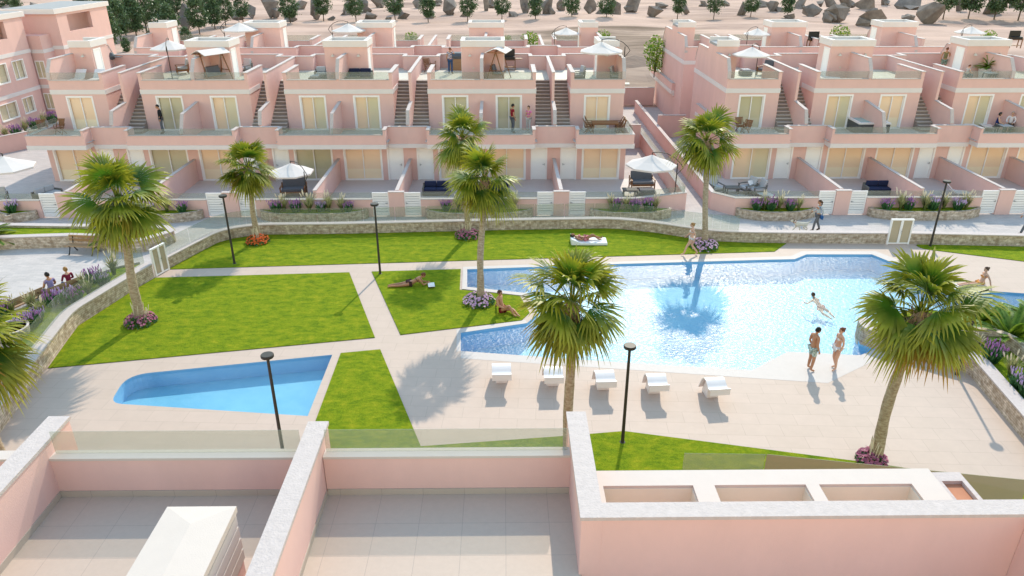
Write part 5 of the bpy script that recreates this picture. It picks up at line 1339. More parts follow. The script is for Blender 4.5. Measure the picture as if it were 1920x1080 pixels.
def tub():
    r = thing('hot_tub', 'x', 'hot tub'); m = MB(); m.box(-1.,-1.,0,1.,1.,.70); soft(m.build('shell', 'slate', r), .03)
    m = MB(); 
    for a,b,c,d in ((-1.03,-1.03,1.03,-.84),(-1.03,.84,1.03,1.03),(-1.03,-.84,-.84,.84),(.84,-.84,1.03,.84)): m.box(a,b,.701,c,d,.79)
    m.build('rim', 'plastic', r); m = MB(); m.box(-.84,-.84,.702,.84,.84,.745); m.build('water', mat('turquoise_spa_water', (.30,.58,.60), .08, spec=.6), r); return r
def potplant():
    r = thing('potted_plant', 'x', 'potted plant'); m = MB(); m.add(*frustum(.36,.46,0,.8)); m.build('pot', 'plastic', r)
    f = frond_shrub('x', 'x', 'x', (0,0,0), .95, 40, 9, 'bush', .5, 1.45, .2); c = f.children[0]; c.parent = r; c.location = (0,0,.78); c.name = 'fronds'; bpy.data.objects.remove(f)
    return r
def frustum(a, b, z0, z1): return [(-a,-a,z0),(a,-a,z0),(a,a,z0),(-a,a,z0),(-b,-b,z1),(b,-b,z1),(b,b,z1),(-b,b,z1)], [(0,3,2,1),(4,5,6,7),(0,1,5,4),(1,2,6,5),(2,3,7,6),(3,0,4,7)]
KIND = dict(armg=lambda: armchair('greycushion', .75), armw=lambda: armchair('palecushion'), wide=lambda: armchair('greycushion', 1.35, name='garden_sofa', cat='sofa'), arml=lambda: armchair('palecushion', .62, 'wicker', 'lounge_chair', 'lounge chair'),
  navy=lambda: wicker('navy', 1.7), grey=lambda: wicker('palecushion', 1.5), stool=lambda: wicker('greycushion', 1.1, .6, False, 'ottoman', 'ottoman'), pstool=lambda: wicker('palecushion', .8, .6, False, 'ottoman', 'ottoman'), low=lambda: table(.9,.6,.4,'wicker','wicker'),
  dine=lambda: table(1.7,.95,.74), side=lambda: table(.7,.7,.7,'palecushion','slate'), chair=chair, sunbed=sunbed, swing=swing, kitchen=kitchen, grill=grill, cart=cart, tub=tub, pot=potplant)
PROTO = {}
def put(kind, px, py, z, rz, label, group=None, sc=1.):
    p = W(px, py, z)
    if kind not in PROTO:
        o = KIND[kind](); PROTO[kind] = o; o.location = p; o.rotation_euler = (0,0,rz); o['label'] = label; o.scale = (sc,)*3
        if group: o['group'] = group
        return o
    return dup(PROTO[kind], p, rz, label, group or PROTO[kind].get('group'), sc)
Rz, Bz = RF, F1
put('wide', 1203,352,0,.05,'dark grey two seat sofa with wooden arms under the parasol left of the alley')
put('stool', 1212,367,0,0,'taupe wicker footstool with grey cushion in front of the grey sofa')
put('low', 1180,366,0,0,'low pale wicker table beside the grey footstool')
put('wide', 552,366,0,.1,'dark grey two seat sofa with wooden arms under the tilted parasol')
put('navy', 819,364,0,0,'navy cushioned sofa on the terrace left of the pair of palms'); put('navy', 930,364,0,0,'navy cushioned sofa on the terrace right of the pair of palms')
put('navy', 1645,363,0,0,'navy cushioned sofa on the terrace behind the long right planter')
put('arml', 1340,362,0,.3,'pale lounge chair half hidden by the right palm trunk'); put('arml', 1400,362,0,-1.2,'pale lounge chair turned left beside the low terrace table'); put('low', 1372,362,0,0,'low wicker table between pale lounge chairs right of the alley')
put('arml', 1418,366,0,-1.4,'pale lounge chair nearest the wall right of the alley')
put('arml', 4,385,0,.4,'taupe lounge chair at the left edge under the cut off parasol'); put('grey', 92,374,0,1.2,'pale grey sofa behind the leftmost garden gate')
put('sunbed', 1424,368,0,.4,'white sunbed on the terrace behind the stone planter right of the alley'); put('sunbed', 1798,368,0,1.3,'white sunbed on the terrace near the right slatted gates')
put('sunbed', 146,156,Rz,0,'left white sunbed on the far left roof'); put('sunbed', 181,156,Rz,0,'right white sunbed on the far left roof')
put('grill', 213,129,Rz,-.2,'grey kettle barbecue on the far left roof')
put('armw', 343,138,Rz,-1.1,'brown wooden armchair with cream cushions on the roof beside a parasol')
put('swing', 404,155,Rz,1.0,'wooden swing seat with tilted canopy beside the second roof tower'); put('swing', 935,150,Rz,1.35,'wooden swing seat seen end on in front of the middle tower')
put('arml', 460,138,Rz,-.4,'pale grey lounge chair on the roof right of the swing seat tower')
put('grey', 612,147,Rz,.1,'pale grey wicker sofa on the roof left of the navy sofa'); put('pstool', 592,153,Rz,0,'small wicker ottoman beside the pale grey roof sofa')
put('navy', 676,151,Rz,.05,'navy cushioned sofa on the roof against the tower'); put('low', 662,156,Rz,0,'low wicker table before the navy roof sofa')
put('chair', 803,136,Rz,.5,'left wooden chair on the roof beside the man in plaid'); put('chair', 812,131,Rz,-.3,'right wooden chair on the roof beside the man in plaid')
put('kitchen', 862,131,Rz,0,'outdoor kitchen with grey hood behind the man in plaid shirt')
put('cart', 953,131,Rz,0,'brown barbecue cart with black grill right of the middle tower')
put('arml', 1082,152,Rz,-1.3,'grey lounge chair at left under the end house parasol'); put('arml', 1157,153,Rz,1.2,'grey lounge chair at right under the end house parasol')
put('pstool', 1397,141,Rz,.1,'wicker ottoman with pale cushion on the right end house roof'); put('armg', 1434,141,Rz,-.9,'wooden armchair with grey cushions on the right end house roof')
put('sunbed', 1545,153,Rz,1.25,'white sunbed with raised back on the hot tub house roof')
put('pot', 1849,150,Rz,0,'bushy green palm in a square white pot on the right roof'); put('side', 1851,156,Rz,.1,'small grey table beside the seated woman on the right roof')
put('cart', 1524,92,Rz,.1,'black barbecue on the rear roof behind the hot tub house'); put('cart', 1899,90,Rz,0,'black barbecue on the rear roof at the right edge')
put('chair', 84,254,Bz,.7,'left folding wooden chair on the far left balcony'); put('chair', 115,252,Bz,-.15,'right folding wooden chair on the far left balcony')
put('dine', 1133,250,Bz,0,'long wooden dining table on the balcony of the left row end house')
for x, y, rz, lb in ((1102,251,1.57,'near left dining chair at the balcony table'),(1105,246,1.57,'far left dining chair at the balcony table'),(1163,251,-1.57,'near right dining chair at the balcony table'),(1160,246,-1.57,'far right dining chair at the balcony table')): put('chair', x, y, Bz, rz, lb)
put('chair', 1386,249,Bz,.15,'upright folding chair on the right row end balcony'); put('chair', 1397,254,Bz,-.8,'tilted folding chair on the right row end balcony')
put('tub', 1624,247,Bz,-.02,'square dark hot tub with turquoise water on a balcony')
put('sunbed', 1816,241,Bz,-.2,'left white sunbed behind the couple on the right balcony'); put('sunbed', 1845,241,Bz,-.2,'right white sunbed behind the couple on the right balcony')
put('side', 1880,254,Bz,0,'small table of the couple on the right balcony', sc=.95)
# white pot by the flower bed, mattress of the sunbather
r = thing('round_pot', 'large round white pot planted with grass beside the left palm fronds', 'pot', W(26,640,.1)); m = MB(); m.lathe([(.45,0),(.62,.3),(.66,.62),(.58,.63),(.56,.55)], 24); m.build('pot', 'cap', r); m = MB(); m.lathe([(.01,.54),(.57,.55)], 16); m.build('grass', 'lawn', r)
r = thing('sun_mattress', 'white sun mattress under the reclining woman on the upper lawn', 'mattress', (4.35,35.2,.03), -.02); m = MB(); m.prism_x([(-.95,0),(.9,0),(.9,.13),(-.45,.13),(-.95,.34)], -.42, .42)
o = soft(m.build('mattress', 'towel', r), .04); o.rotation_euler = (0,0,-PI/2)
# ================================================================== people and the dog
SKIN = {'fair': mat('fair_skin', (.62,.36,.25), .55, .06, 6), 'tan': mat('tanned_skin', (.46,.225,.125), .5, .06, 6), 'dark': mat('deep_tan_skin', (.34,.155,.085), .5, .06, 6)}
M['eye'] = mat('dark_eye', (.02,.015,.012), .3); M['lip'] = mat('lip', (.42,.14,.11), .5)
HAIRC = {'black': mat('black_hair', (.012,.009,.008), .5, .3, 30), 'brown': mat('brown_hair', (.075,.032,.014), .5, .3, 30), 'blond': mat('blond_hair', (.36,.19,.06), .5, .3, 30), 'auburn': mat('auburn_hair', (.17,.05,.02), .5, .3, 30), 'grey': mat('short_grey_hair', (.40,.33,.29), .6, .2, 30)}
def cloth(n, c, c2=None, sc=9.): return mat(n, c, .9, .08 if c2 is None else 0, sc, .2, 60, col2=c2)
CL_ = dict(black=cloth('black_jacket_fabric', (.016,.016,.02)), grey=cloth('grey_trouser_fabric', (.13,.135,.15)), jeans=cloth('blue_denim', (.035,.075,.17)), lilac=cloth('lilac_shirt_fabric', (.27,.23,.44)), wine=cloth('dark_red_fabric', (.22,.016,.05)),
  red=cloth('crimson_polo_fabric', (.26,.012,.022)), pink=cloth('pink_top_fabric', (.68,.20,.40)), pale=cloth('pale_trouser_fabric', (.50,.47,.45)), maroon=cloth('maroon_top_fabric', (.13,.012,.035)), swimred=cloth('dark_red_swim_fabric', (.20,.012,.016)), white=cloth('white_shirt_fabric', (.74,.68,.70)), navy=cloth('navy_waistcoat_fabric', (.012,.025,.13)),
  olive=cloth('olive_tank_fabric', (.17,.15,.065)), brown=cloth('brown_trouser_fabric', (.08,.05,.03)), whitebik=cloth('white_bikini_fabric', (.78,.74,.72)), pinkbik=cloth('pink_bikini_fabric', (.60,.20,.24)), orangebik=cloth('orange_bikini_fabric', (.62,.26,.06)), dkbik=cloth('dark_bikini_fabric', (.07,.03,.03)), greyjk=cloth('pale_grey_jacket_fabric', (.44,.47,.49)), blue=cloth('blue_bag_fabric', (.02,.09,.26)),
  trunks=cloth('green_white_print_fabric', (.02,.16,.12), (.75,.78,.74), 16.), camo=cloth('dark_floral_print_fabric', (.012,.03,.03), (.30,.36,.28), 16.), plaid=None)
def plaid():
    m = bpy.data.materials.new('plaid_shirt_fabric'); m.use_nodes = True; n = m.node_tree.nodes; l = m.node_tree.links; b = n['Principled BSDF']; b.inputs['Roughness'].default_value = .9
    tc = n.new('ShaderNodeTexCoord'); c = n.new('ShaderNodeTexChecker'); c.inputs['Scale'].default_value = 13; c.inputs['Color1'].default_value = (.55,.50,.52,1); c.inputs['Color2'].default_value = (.05,.055,.14,1); l.new(tc.outputs['Object'], c.inputs['Vector']); l.new(c.outputs[0], b.inputs['Base Color']); return m
CL_['plaid'] = plaid()
V3 = Vector
def skin_mesh(name, nodes, edges, levels=1, extra=None, mats=()):
    """one continuous surface grown round a skeleton: nodes {key: (pos, radius)}"""
    ks = list(nodes); me = bpy.data.meshes.new(name); me.from_pydata([tuple(nodes[k][0]) for k in ks], [(ks.index(a), ks.index(b)) for a, b in edges], [])
    o = bpy.data.objects.new(name, me); COL.objects.link(o)
    sm = o.modifiers.new('skin', 'SKIN'); sm.use_smooth_shade = True; sm.branch_smoothing = .3
    for i, k in enumerate(ks):
        r = nodes[k][1]; d = me.skin_vertices[0].data[i]; d.radius = r if hasattr(r, '__len__') else (r, r); d.use_root = (i == 0)
    sb = o.modifiers.new('sub', 'SUBSURF'); sb.levels = sb.render_levels = levels
    dg = bpy.context.evaluated_depsgraph_get(); ev = o.evaluated_get(dg); m2 = bpy.data.meshes.new_from_object(ev)
    bpy.data.objects.remove(o); bpy.data.meshes.remove(me)
    bm = bmesh.new(); bm.from_mesh(m2)
    for f in bm.faces: f.smooth = True; f.material_index = 0
    if extra:
        vs = [bm.verts.new(v) for v in extra.v]
        for i, f in enumerate(extra.f):
            try: q = bm.faces.new([vs[j] for j in f]); q.smooth = True; q.material_index = extra.mi.get(i, 0)
            except ValueError: pass
    m2.materials.clear(); bm.to_mesh(m2); bm.free()
    for x in mats: m2.materials.append(x)
    o = bpy.data.objects.new(name, m2); m2.name = name; COL.objects.link(o); return o
def head_geo(mb, c, fwd, up, s=1.):
    f = V3(fwd).normalized(); u = (V3(up)-f*V3(up).dot(f)).normalized(); r = f.cross(u); P = lambda x, y, z: c+(r*x+f*y+u*z)*s
    n, k = 14, 11; o = len(mb.v)
    for i in range(k):
        ph = -PI/2+PI*i/(k-1); z = .122*math.sin(ph); cr = math.cos(ph)
        jaw = .80+.20*min(1, max(0, (z+.10)/.10))
        for j in range(n):
            a = 2*PI*j/n; x = .078*cr*math.cos(a)*jaw; y = .098*cr*math.sin(a)*(jaw if math.sin(a) < 0 else 1)
            if math.sin(a) > .6 and -.06 < z < .03: y += .004
            mb.v.append(tuple(P(x, y, z)))
    for i in range(k-1):
        for j in range(n): mb.f.append((o+i*n+j, o+i*n+(j+1)%n, o+(i+1)*n+(j+1)%n, o+(i+1)*n+j))
    mb.add([P(-.012,.092,.018), P(.012,.092,.018), P(.017,.094,-.028), P(-.017,.094,-.028), P(0,.122,-.022)], [(0,1,4),(1,2,4),(2,3,4),(3,0,4)])    # nose
    for sx in (-1,1):
        mb.tube([P(sx*.076,-.005,.02), P(sx*.088,-.012,.012), P(sx*.08,-.004,-.028)], [.012,.016,.010], 6)
        mb.tube([P(sx*.03,.083,.012), P(sx*.03,.0935,.012)], [.013,.009], 6, mi=1)
        mb.tube([P(sx*.018,.094,.032), P(sx*.045,.083,.032)], [.004,.004], 4, mi=1)
    mb.tube([P(-.024,.083,-.058), P(0,.0945,-.06), P(.024,.083,-.058)], [.005,.009,.005], 5, mi=2)
    return P
def hair_geo(mb, P, style):
    n, k = 16, 8
    o = len(mb.v); zlow = {'short': -.2, 'bob': -.75, 'long': -.75, 'bun': -.35, 'pony': -.35}[style]
    for i in range(k):
        t = i/(k-1)
        for j in range(n):
            a = 2*PI*j/n; fr = math.sin(a)             # +1 front
            low = (.50 if fr > .45 else (.05 if fr > 0 else zlow)); ph = PI/2-(PI/2-math.asin(max(-.98, low)))*t
            rr = 1.10+.02*math.sin(5*a+3*i); bk = 1.08 if fr < 0 else 1.
            mb.v.append(tuple(P(.082*rr*math.cos(ph)*math.cos(a), .1*rr*bk*math.cos(ph)*fr-.004, .124*1.07*math.sin(ph)+.004)))
    for i in range(k-1):
        for j in range(n): mb.f.append((o+i*n+j, o+(i+1)*n+j, o+(i+1)*n+(j+1)%n, o+i*n+(j+1)%n))
    if style == 'bun': mb.lathe([(.01,-.045),(.035,-.03),(.045,0),(.035,.03),(.01,.045)], 8, P(0,-.105,.07))
    if style in ('pony', 'long'): mb.tube([P(0,-.095,.05), P(0,-.14,.0), P(0,-.135,-.12), P(0,-.11,-.22)], [.03,.04,.035,.01] if style == 'pony' else [.06,.075,.07,.02], 8)
def hand_geo(mb, w, d, palm_n, curl=.5, s=1., side=1):
    """palm and five fingers: d along the hand, palm_n the palm normal"""
    d = V3(d).normalized(); n = (V3(palm_n)-d*V3(palm_n).dot(d)).normalized(); t = d.cross(n)*side
    P = lambda a, b, c: w+(d*a+t*b+n*c)*s
    mb.tube([P(-.01,0,0), P(.03,0,0), P(.075,0,.0), P(.092,0,.004)], [.026*s,.036*s,.037*s,.026*s], 8)
    for k, (b, L) in enumerate(((.028,.068),(.010,.078),(-.010,.073),(-.027,.056))):
        p = P(.085, b, 0); a = 0.; pts = [p]; rad = [.0095*s]
        for q, f in enumerate((.45,.32,.23)):
            a += curl*(.55+.12*k*.5); p = p+(d*math.cos(a)+n*math.sin(a)+t*b*.5)*L*f*s; pts.append(p); rad.append((.0088,.008,.005)[q]*s)
        mb.tube(pts, rad, 6)
    p = P(.02,.03,.005); mb.tube([p, p+(d*.5+t*.75+n*.3).normalized()*.035*s, p+(d*.8+t*.62+n*.5).normalized()*.066*s], [.013*s,.011*s,.007*s], 6)
BASE = dict(pel=(0,0,.95), bel=(0,.01,1.08), chs=(0,.01,1.28), col=(0,-.005,1.44), nek=(0,.005,1.50), hed=(0,.03,1.63), shL=(-.175,-.005,1.41), shR=(.175,-.005,1.41), elL=(-.23,-.03,1.14), elR=(.23,-.03,1.14), wrL=(-.24,.06,.90), wrR=(.24,.06,.90),
  hpL=(-.09,0,.90), hpR=(.09,0,.90), knL=(-.10,.03,.50), knR=(.10,.03,.50), anL=(-.10,-.01,.09), anR=(.10,-.01,.09), toL=(-.115,.14,.03), toR=(.115,.14,.03))
RAD = dict(pel=.125, bel=.112, chs=.128, col=.088, nek=.052, hed=.05, shL=.062, shR=.062, elL=.043, elR=.043, wrL=.029, wrR=.029, hpL=.098, hpR=.098, knL=.06, knR=.06, anL=.04, anR=.04, toL=.03, toR=.03)
EDG = [('pel','bel'),('bel','chs'),('chs','col'),('col','nek'),('nek','hed')]+[e for s in 'LR' for e in (('col','sh'+s),('sh'+s,'ua'+s),('ua'+s,'el'+s),('el'+s,'fa'+s),('fa'+s,'wr'+s),('pel','hp'+s),('hp'+s,'th'+s),('th'+s,'kn'+s),('kn'+s,'ca'+s),('ca'+s,'an'+s),('an'+s,'to'+s))]
def person(label, pos, rz, pose, skin='fair', hair=('brown','short'), wear=(), H=1., female=False, face=(0,1,0), up=(0,0,1), curl=.6, group=None, shoes=None, palm=None):
    r = thing('person', label, 'person', pos, rz, group); r.scale = (H,)*3
    J = {k: V3(v) for k, v in BASE.items()}; J.update({k: V3(v) for k, v in pose.items()})
    R = dict(RAD)
    if female: R.update(bel=.098, chs=.115, col=.076, shL=.05, shR=.05, elL=.036, elR=.036, wrL=.025, wrR=.025, pel=.128, hpL=.102, hpR=.102, nek=.044, knL=.056, knR=.056)
    for s in 'LR':
        J['ua'+s] = J['sh'+s].lerp(J['el'+s], .5); R['ua'+s] = .052 if not female else .043
        J['fa'+s] = J['el'+s].lerp(J['wr'+s], .4); R['fa'+s] = .043 if not female else .036
        J['th'+s] = J['hp'+s].lerp(J['kn'+s], .45); R['th'+s] = .085 if not female else .086
        J['ca'+s] = J['kn'+s].lerp(J['an'+s], .35); R['ca'+s] = .06 if not female else .056
    ex = MB(); P = head_geo(ex, J['hed'], face, up)
    fv = (J['chs']-J['pel']).cross(J['shR']-J['shL']).normalized()*-1     # outward from the chest? fixed below by the pose face hint
    for s, sd in (('L',-1),('R',1)):
        d = J['wr'+s]-J['el'+s]; pn = V3(palm) if palm else (V3((-sd,0,0)) if abs(d.normalized().x) < .8 else V3((0,0,-1)))
        hand_geo(ex, J['wr'+s]+d.normalized()*.015, d, pn, curl, .95 if not female else .86, sd)
    if female:
        for s in (-1, 1):
            sv = (J['shR']-J['shL']).normalized(); upv = (J['col']-J['chs']).normalized(); n = sv.cross(upv).normalized()*-1
            n = n if n.dot(chest_front(J)) > 0 else -n
            ball(ex, J['chs']+sv*s*.068+n*.085+upv*.02, .055)
    b = skin_mesh('body', {k: (J[k], R[k]) for k in ['pel']+[k for k in J if k != 'pel']}, EDG, 1, ex, (SKIN[skin], M['eye'], M['lip'])); b.parent = r
    hb = MB(); hair_geo(hb, P, hair[1]); h = hb.build('hair', HAIRC[hair[0]], r, True)
    for w in wear:
        kind, c = w[0], CL_[w[1]]; N, E2 = {}, []
        def nd(k, f, p=None): N[k] = (p if p is not None else J[k], R[k]*f if k in R else f)
        if kind in ('shirt', 'jacket', 'tank'):
            nd('pel', 1.10, J['pel'].lerp(J['bel'], .15)); nd('bel', 1.16); nd('chs', 1.11); nd('col', 1.02, J['col']-(J['col']-J['chs'])*.12); E2 = [('pel','bel'),('bel','chs'),('chs','col')]
            for s in 'LR':
                nd('sh'+s, 1.16); E2.append(('col','sh'+s))
                if kind != 'tank': nd('ua'+s, 1.2); E2.append(('sh'+s,'ua'+s))
                if kind == 'jacket':
                    nd('el'+s, 1.28); nd('fa'+s, 1.22); nd('wr'+s, 1.3); E2 += [('ua'+s,'el'+s),('el'+s,'fa'+s),('fa'+s,'wr'+s)]
            nm = {'shirt':'shirt','jacket':'jacket','tank':'tank_top'}[kind]
        elif kind in ('trousers', 'shorts', 'trunks', 'briefs'):
            nd('pel', 1.09, J['pel'].lerp(J['bel'], .2 if kind != 'briefs' else .05))
            for s in 'LR':
                nd('hp'+s, 1.09); E2.append(('pel','hp'+s))
                if kind == 'briefs':
                    N['th'+s] = (J['hp'+s].lerp(J['kn'+s], .12), R['th'+s]*1.06); E2.append(('hp'+s,'th'+s)); continue
                nd('th'+s, 1.13); E2.append(('hp'+s,'th'+s))
                if kind == 'trousers':
                    nd('kn'+s, 1.2); nd('ca'+s, 1.2); N['an'+s] = (J['an'+s], R['an'+s]*1.45); E2 += [('th'+s,'kn'+s),('kn'+s,'ca'+s),('ca'+s,'an'+s)]
                else:
                    N['kn'+s] = (J['hp'+s].lerp(J['kn'+s], .8), .085); E2.append(('th'+s,'kn'+s))
            nm = {'trousers':'trousers','shorts':'shorts','trunks':'swim_shorts','briefs':'swim_briefs'}[kind]
        elif kind == 'bikini':
            sv = (J['shR']-J['shL']).normalized(); upv = (J['col']-J['chs']).normalized(); n = chest_front(J); mb = MB()
            ring = [J['chs']+(sv*math.cos(a)*(R['chs']+.012)+n*math.sin(a)*(R['chs']+.004))-upv*.0 for a in [2*PI*k/16 for k in range(17)]]
            mb.tube(ring, .012, 5, False)
            for s in (-1,1): ball(mb, J['chs']+sv*s*.068+n*.092+upv*.02, .055, .9)
            mb.build('bikini_top', c, r, True); continue
        o = skin_mesh(nm, N, E2, 1, None, (c,)); o.parent = r
    if shoes:
        for s in 'LR':
            m = MB(); a, t = J['an'+s], J['to'+s]; d = (t-a); m.tube([a-d*.25+V3((0,0,-.03)), a+V3((0,0,-.02)), a.lerp(t,.6), t+d*.15], [.04,.055,.048,.03], 8); m.build('shoe', CL_[shoes], r, True)
    return r
def chest_front(J):
    sv = (J['shR']-J['shL']).normalized(); upv = (J['col']-J['chs']).normalized(); n = upv.cross(sv)
    return n.normalized()
def ball(mb, c, s, k=1.):
    o = len(mb.v); n, m = 10, 7
    for i in range(m):
        ph = -PI/2+PI*i/(m-1)
        for j in range(n): a = 2*PI*j/n; mb.v.append((c.x+s*math.cos(ph)*math.cos(a), c.y+s*math.cos(ph)*math.sin(a), c.z+s*k*math.sin(ph)))
    for i in range(m-1):
        for j in range(n): mb.f.append((o+i*n+j, o+i*n+(j+1)%n, o+(i+1)*n+(j+1)%n, o+(i+1)*n+j))
def shift(p, d): return {k: tuple(V3(v)+V3(d)) for k, v in {**BASE, **p}.items()}
STAND = dict(anL=(-.12,.02,.09), toL=(-.15,.17,.03), anR=(.11,-.03,.09), toR=(.14,.12,.03), knL=(-.11,.05,.50))
WALK = dict(knL=(-.09,.22,.52), anL=(-.09,.34,.10), toL=(-.09,.49,.06), knR=(.09,-.06,.49), anR=(.09,-.36,.13), toR=(.09,-.25,.03), elL=(-.22,-.14,1.15), wrL=(-.22,-.10,.90), elR=(.22,.07,1.15), wrR=(.21,.25,.97), hed=(0,.05,1.63))
SIT = dict(pel=(0,0,.12), bel=(0,.0,.25), chs=(0,.02,.45), col=(0,.02,.61), nek=(0,.03,.67), hed=(0,.06,.80), shL=(-.175,.015,.58), shR=(.175,.015,.58), hpL=(-.09,.02,.09), hpR=(.09,.02,.09), knL=(-.12,.44,.11), knR=(.12,.44,.11), anL=(-.12,.46,-.32), anR=(.12,.46,-.32), toL=(-.13,.6,-.38), toR=(.13,.6,-.38), elL=(-.24,.08,.34), elR=(.24,.08,.34), wrL=(-.16,.30,.25), wrR=(.16,.30,.25))
# couple at the pool
person('tanned man in green and white swim shorts standing at the pool', W(1517,694), -PI/2+.25, {**STAND, 'wrL':(-.2,.1,.9), 'hed':(0,.06,1.625)}, 'tan', ('black','short'), [('trunks','trunks')], 1.0)
person('woman in white bikini standing at the pool facing the man', W(1563,692), PI/2+.15, {**STAND, 'anR':(.09,-.12,.09), 'toR':(.12,.03,.03), 'hed':(0,.0,1.63), 'chs':(0,-.01,1.28), 'wrR':(.27,.0,.88)}, 'fair', ('auburn','bun'), [('bikini','whitebik'),('briefs','whitebik')], .97, True)
# woman walking along the pool
person('woman in bikini walking left along the pool edge', W(1294,478.5), PI/2-.15, WALK, 'fair', ('blond','bun'), [('bikini','whitebik'),('briefs','whitebik')], .97, True, curl=.4)
# sunbather on the mattress: lying on the back, head to the left
LIE = dict(pel=(0,0,.13), bel=(0,.12,.13), chs=(0,.32,.16), col=(0,.47,.20), nek=(0,.53,.23), hed=(0,.66,.28), shL=(.175,.44,.18), shR=(-.175,.44,.18), elL=(.26,.2,.12), elR=(-.27,.2,.12), wrL=(.24,-.05,.10), wrR=(-.1,.05,.24), hpL=(.09,-.03,.12), hpR=(-.09,-.03,.12), knL=(.11,-.42,.20), knR=(-.10,-.36,.36), anL=(.10,-.84,.08), anR=(-.10,-.70,.09), toL=(.12,-.9,.2), toR=(-.12,-.82,.10))
p = person('dark haired woman in pink bikini lying on the white mattress', (4.15,35.2,.145), PI/2, LIE, 'dark', ('black','bob'), [('bikini','pinkbik'),('briefs','pinkbik')], 1.0, True, (0,.25,1), (0,1,0))
# woman lying on her front with a book
PRONE = dict(pel=(0,0,.12), bel=(0,.13,.15), chs=(0,.32,.24), col=(0,.45,.33), nek=(0,.50,.37), hed=(0,.60,.44), shL=(-.17,.43,.31), shR=(.17,.43,.31), elL=(-.19,.58,.06), elR=(.19,.58,.06), wrL=(-.08,.78,.08), wrR=(.09,.76,.10), hpL=(-.09,-.03,.11), hpR=(.09,-.03,.11), knL=(-.10,-.46,.07), knR=(.10,-.45,.07), anL=(-.07,-.85,.06), anR=(.07,-.86,.06), toL=(-.07,-.98,.04), toR=(.07,-.99,.04))
pp = W(769,535,.03); dirb = W(806,531,.03)-W(740,536,.03); rzb = math.atan2(dirb.y, dirb.x)-PI/2
person('woman in dark bikini lying on her front reading on the lawn', pp, rzb, PRONE, 'tan', ('auburn','short'), [('bikini','dkbik'),('briefs','dkbik')], 1.02, True, (0,.8,-.55), (0,.3,.9))
bk = W(809,537,.03); r = thing('open_book', 'open white book in front of the woman reading on the lawn', 'book', bk, rzb)
m = MB(); m.obox((-.11,0,.06),.21,.29,.02,Matrix.Rotation(.25,3,'Y')); m.obox((.11,0,.06),.21,.29,.02,Matrix.Rotation(-.25,3,'Y')); m.build('pages', 'towel', r); m = MB(); m.obox((-.115,0,.045),.225,.30,.006,Matrix.Rotation(.25,3,'Y')); m.obox((.115,0,.045),.225,.30,.006,Matrix.Rotation(-.25,3,'Y')); m.build('cover', 'slate', r)
# seated man on the lawn leaning on one arm
SITG = dict(pel=(0,0,.13), bel=(0,-.06,.26), chs=(0,-.12,.45), col=(.0,-.14,.61), nek=(0,-.13,.67), hed=(0,-.11,.80), shL=(-.18,-.13,.58), shR=(.18,-.15,.58), elL=(-.26,-.33,.35), wrL=(-.28,-.45,.09), elR=(.26,-.02,.36), wrR=(.15,.20,.24), hpL=(-.09,.04,.11), hpR=(.09,.04,.11), knL=(-.10,.43,.16), anL=(.05,.74,.07), toL=(.10,.88,.05), knR=(.14,.40,.42), anR=(.12,.60,.07), toR=(.14,.75,.04))
person('man in dark red swim briefs sitting on the lawn by the flowers', W(942,584,.03), -PI/2-.55, SITG, 'tan', ('brown','short'), [('briefs','swimred')], 1.04)
# woman sitting at the far edge of the pool
SITE = dict(SITG, elL=(-.22,-.26,.36), wrL=(-.24,-.36,.09), elR=(.22,-.28,.36), wrR=(.24,-.38,.09), knR=(.09,.47,.14), anR=(.08,.90,.07), toR=(.09,1.02,.08), knL=(-.09,.47,.14), anL=(-.02,.88,.07), toL=(-.02,1.0,.07))
person('woman in orange bikini sitting at the pool edge on the right', W(1836,536,.02), PI/2+.05, SITE, 'fair', ('brown','bun'), [('bikini','orangebik'),('briefs','orangebik')], 1.0, True)
r = thing('towel', 'white towel under the woman in orange bikini', 'towel', W(1815,538,.006), .03); m = MB(); m.box(-.95,-.35,0,.75,.33,.012); m.build('towel', 'towel', r)
# swimmer
SWIM = dict(pel=(0,0,-.28), bel=(0,.11,-.21), chs=(0,.31,-.11), col=(0,.46,-.02), nek=(0,.52,.06), hed=(0,.60,.18), shL=(-.18,.44,-.05), shR=(.18,.44,-.05), elL=(-.40,.50,-.2), elR=(.40,.50,-.2), wrL=(-.36,.72,-.26), wrR=(.36,.72,-.26), hpL=(-.09,-.03,-.30), hpR=(.09,-.03,-.30), knL=(-.22,-.38,-.42), knR=(.22,-.36,-.42), anL=(-.12,-.74,-.5), anR=(.14,-.72,-.5), toL=(-.1,-.86,-.54), toR=(.16,-.84,-.54))
ph, pf = W(1523,553,-.05), W(1558,577,-.2); d = ph-pf
person('dark haired man swimming breaststroke in the main pool', (pf+d*.48).to_2d().to_3d()+V3((0,0,-.17)), math.atan2(d.y, d.x)-PI/2, SWIM, 'tan', ('brown','short'), [('briefs','swimred')], .86, False, (0,1,.0), (0,0,1))
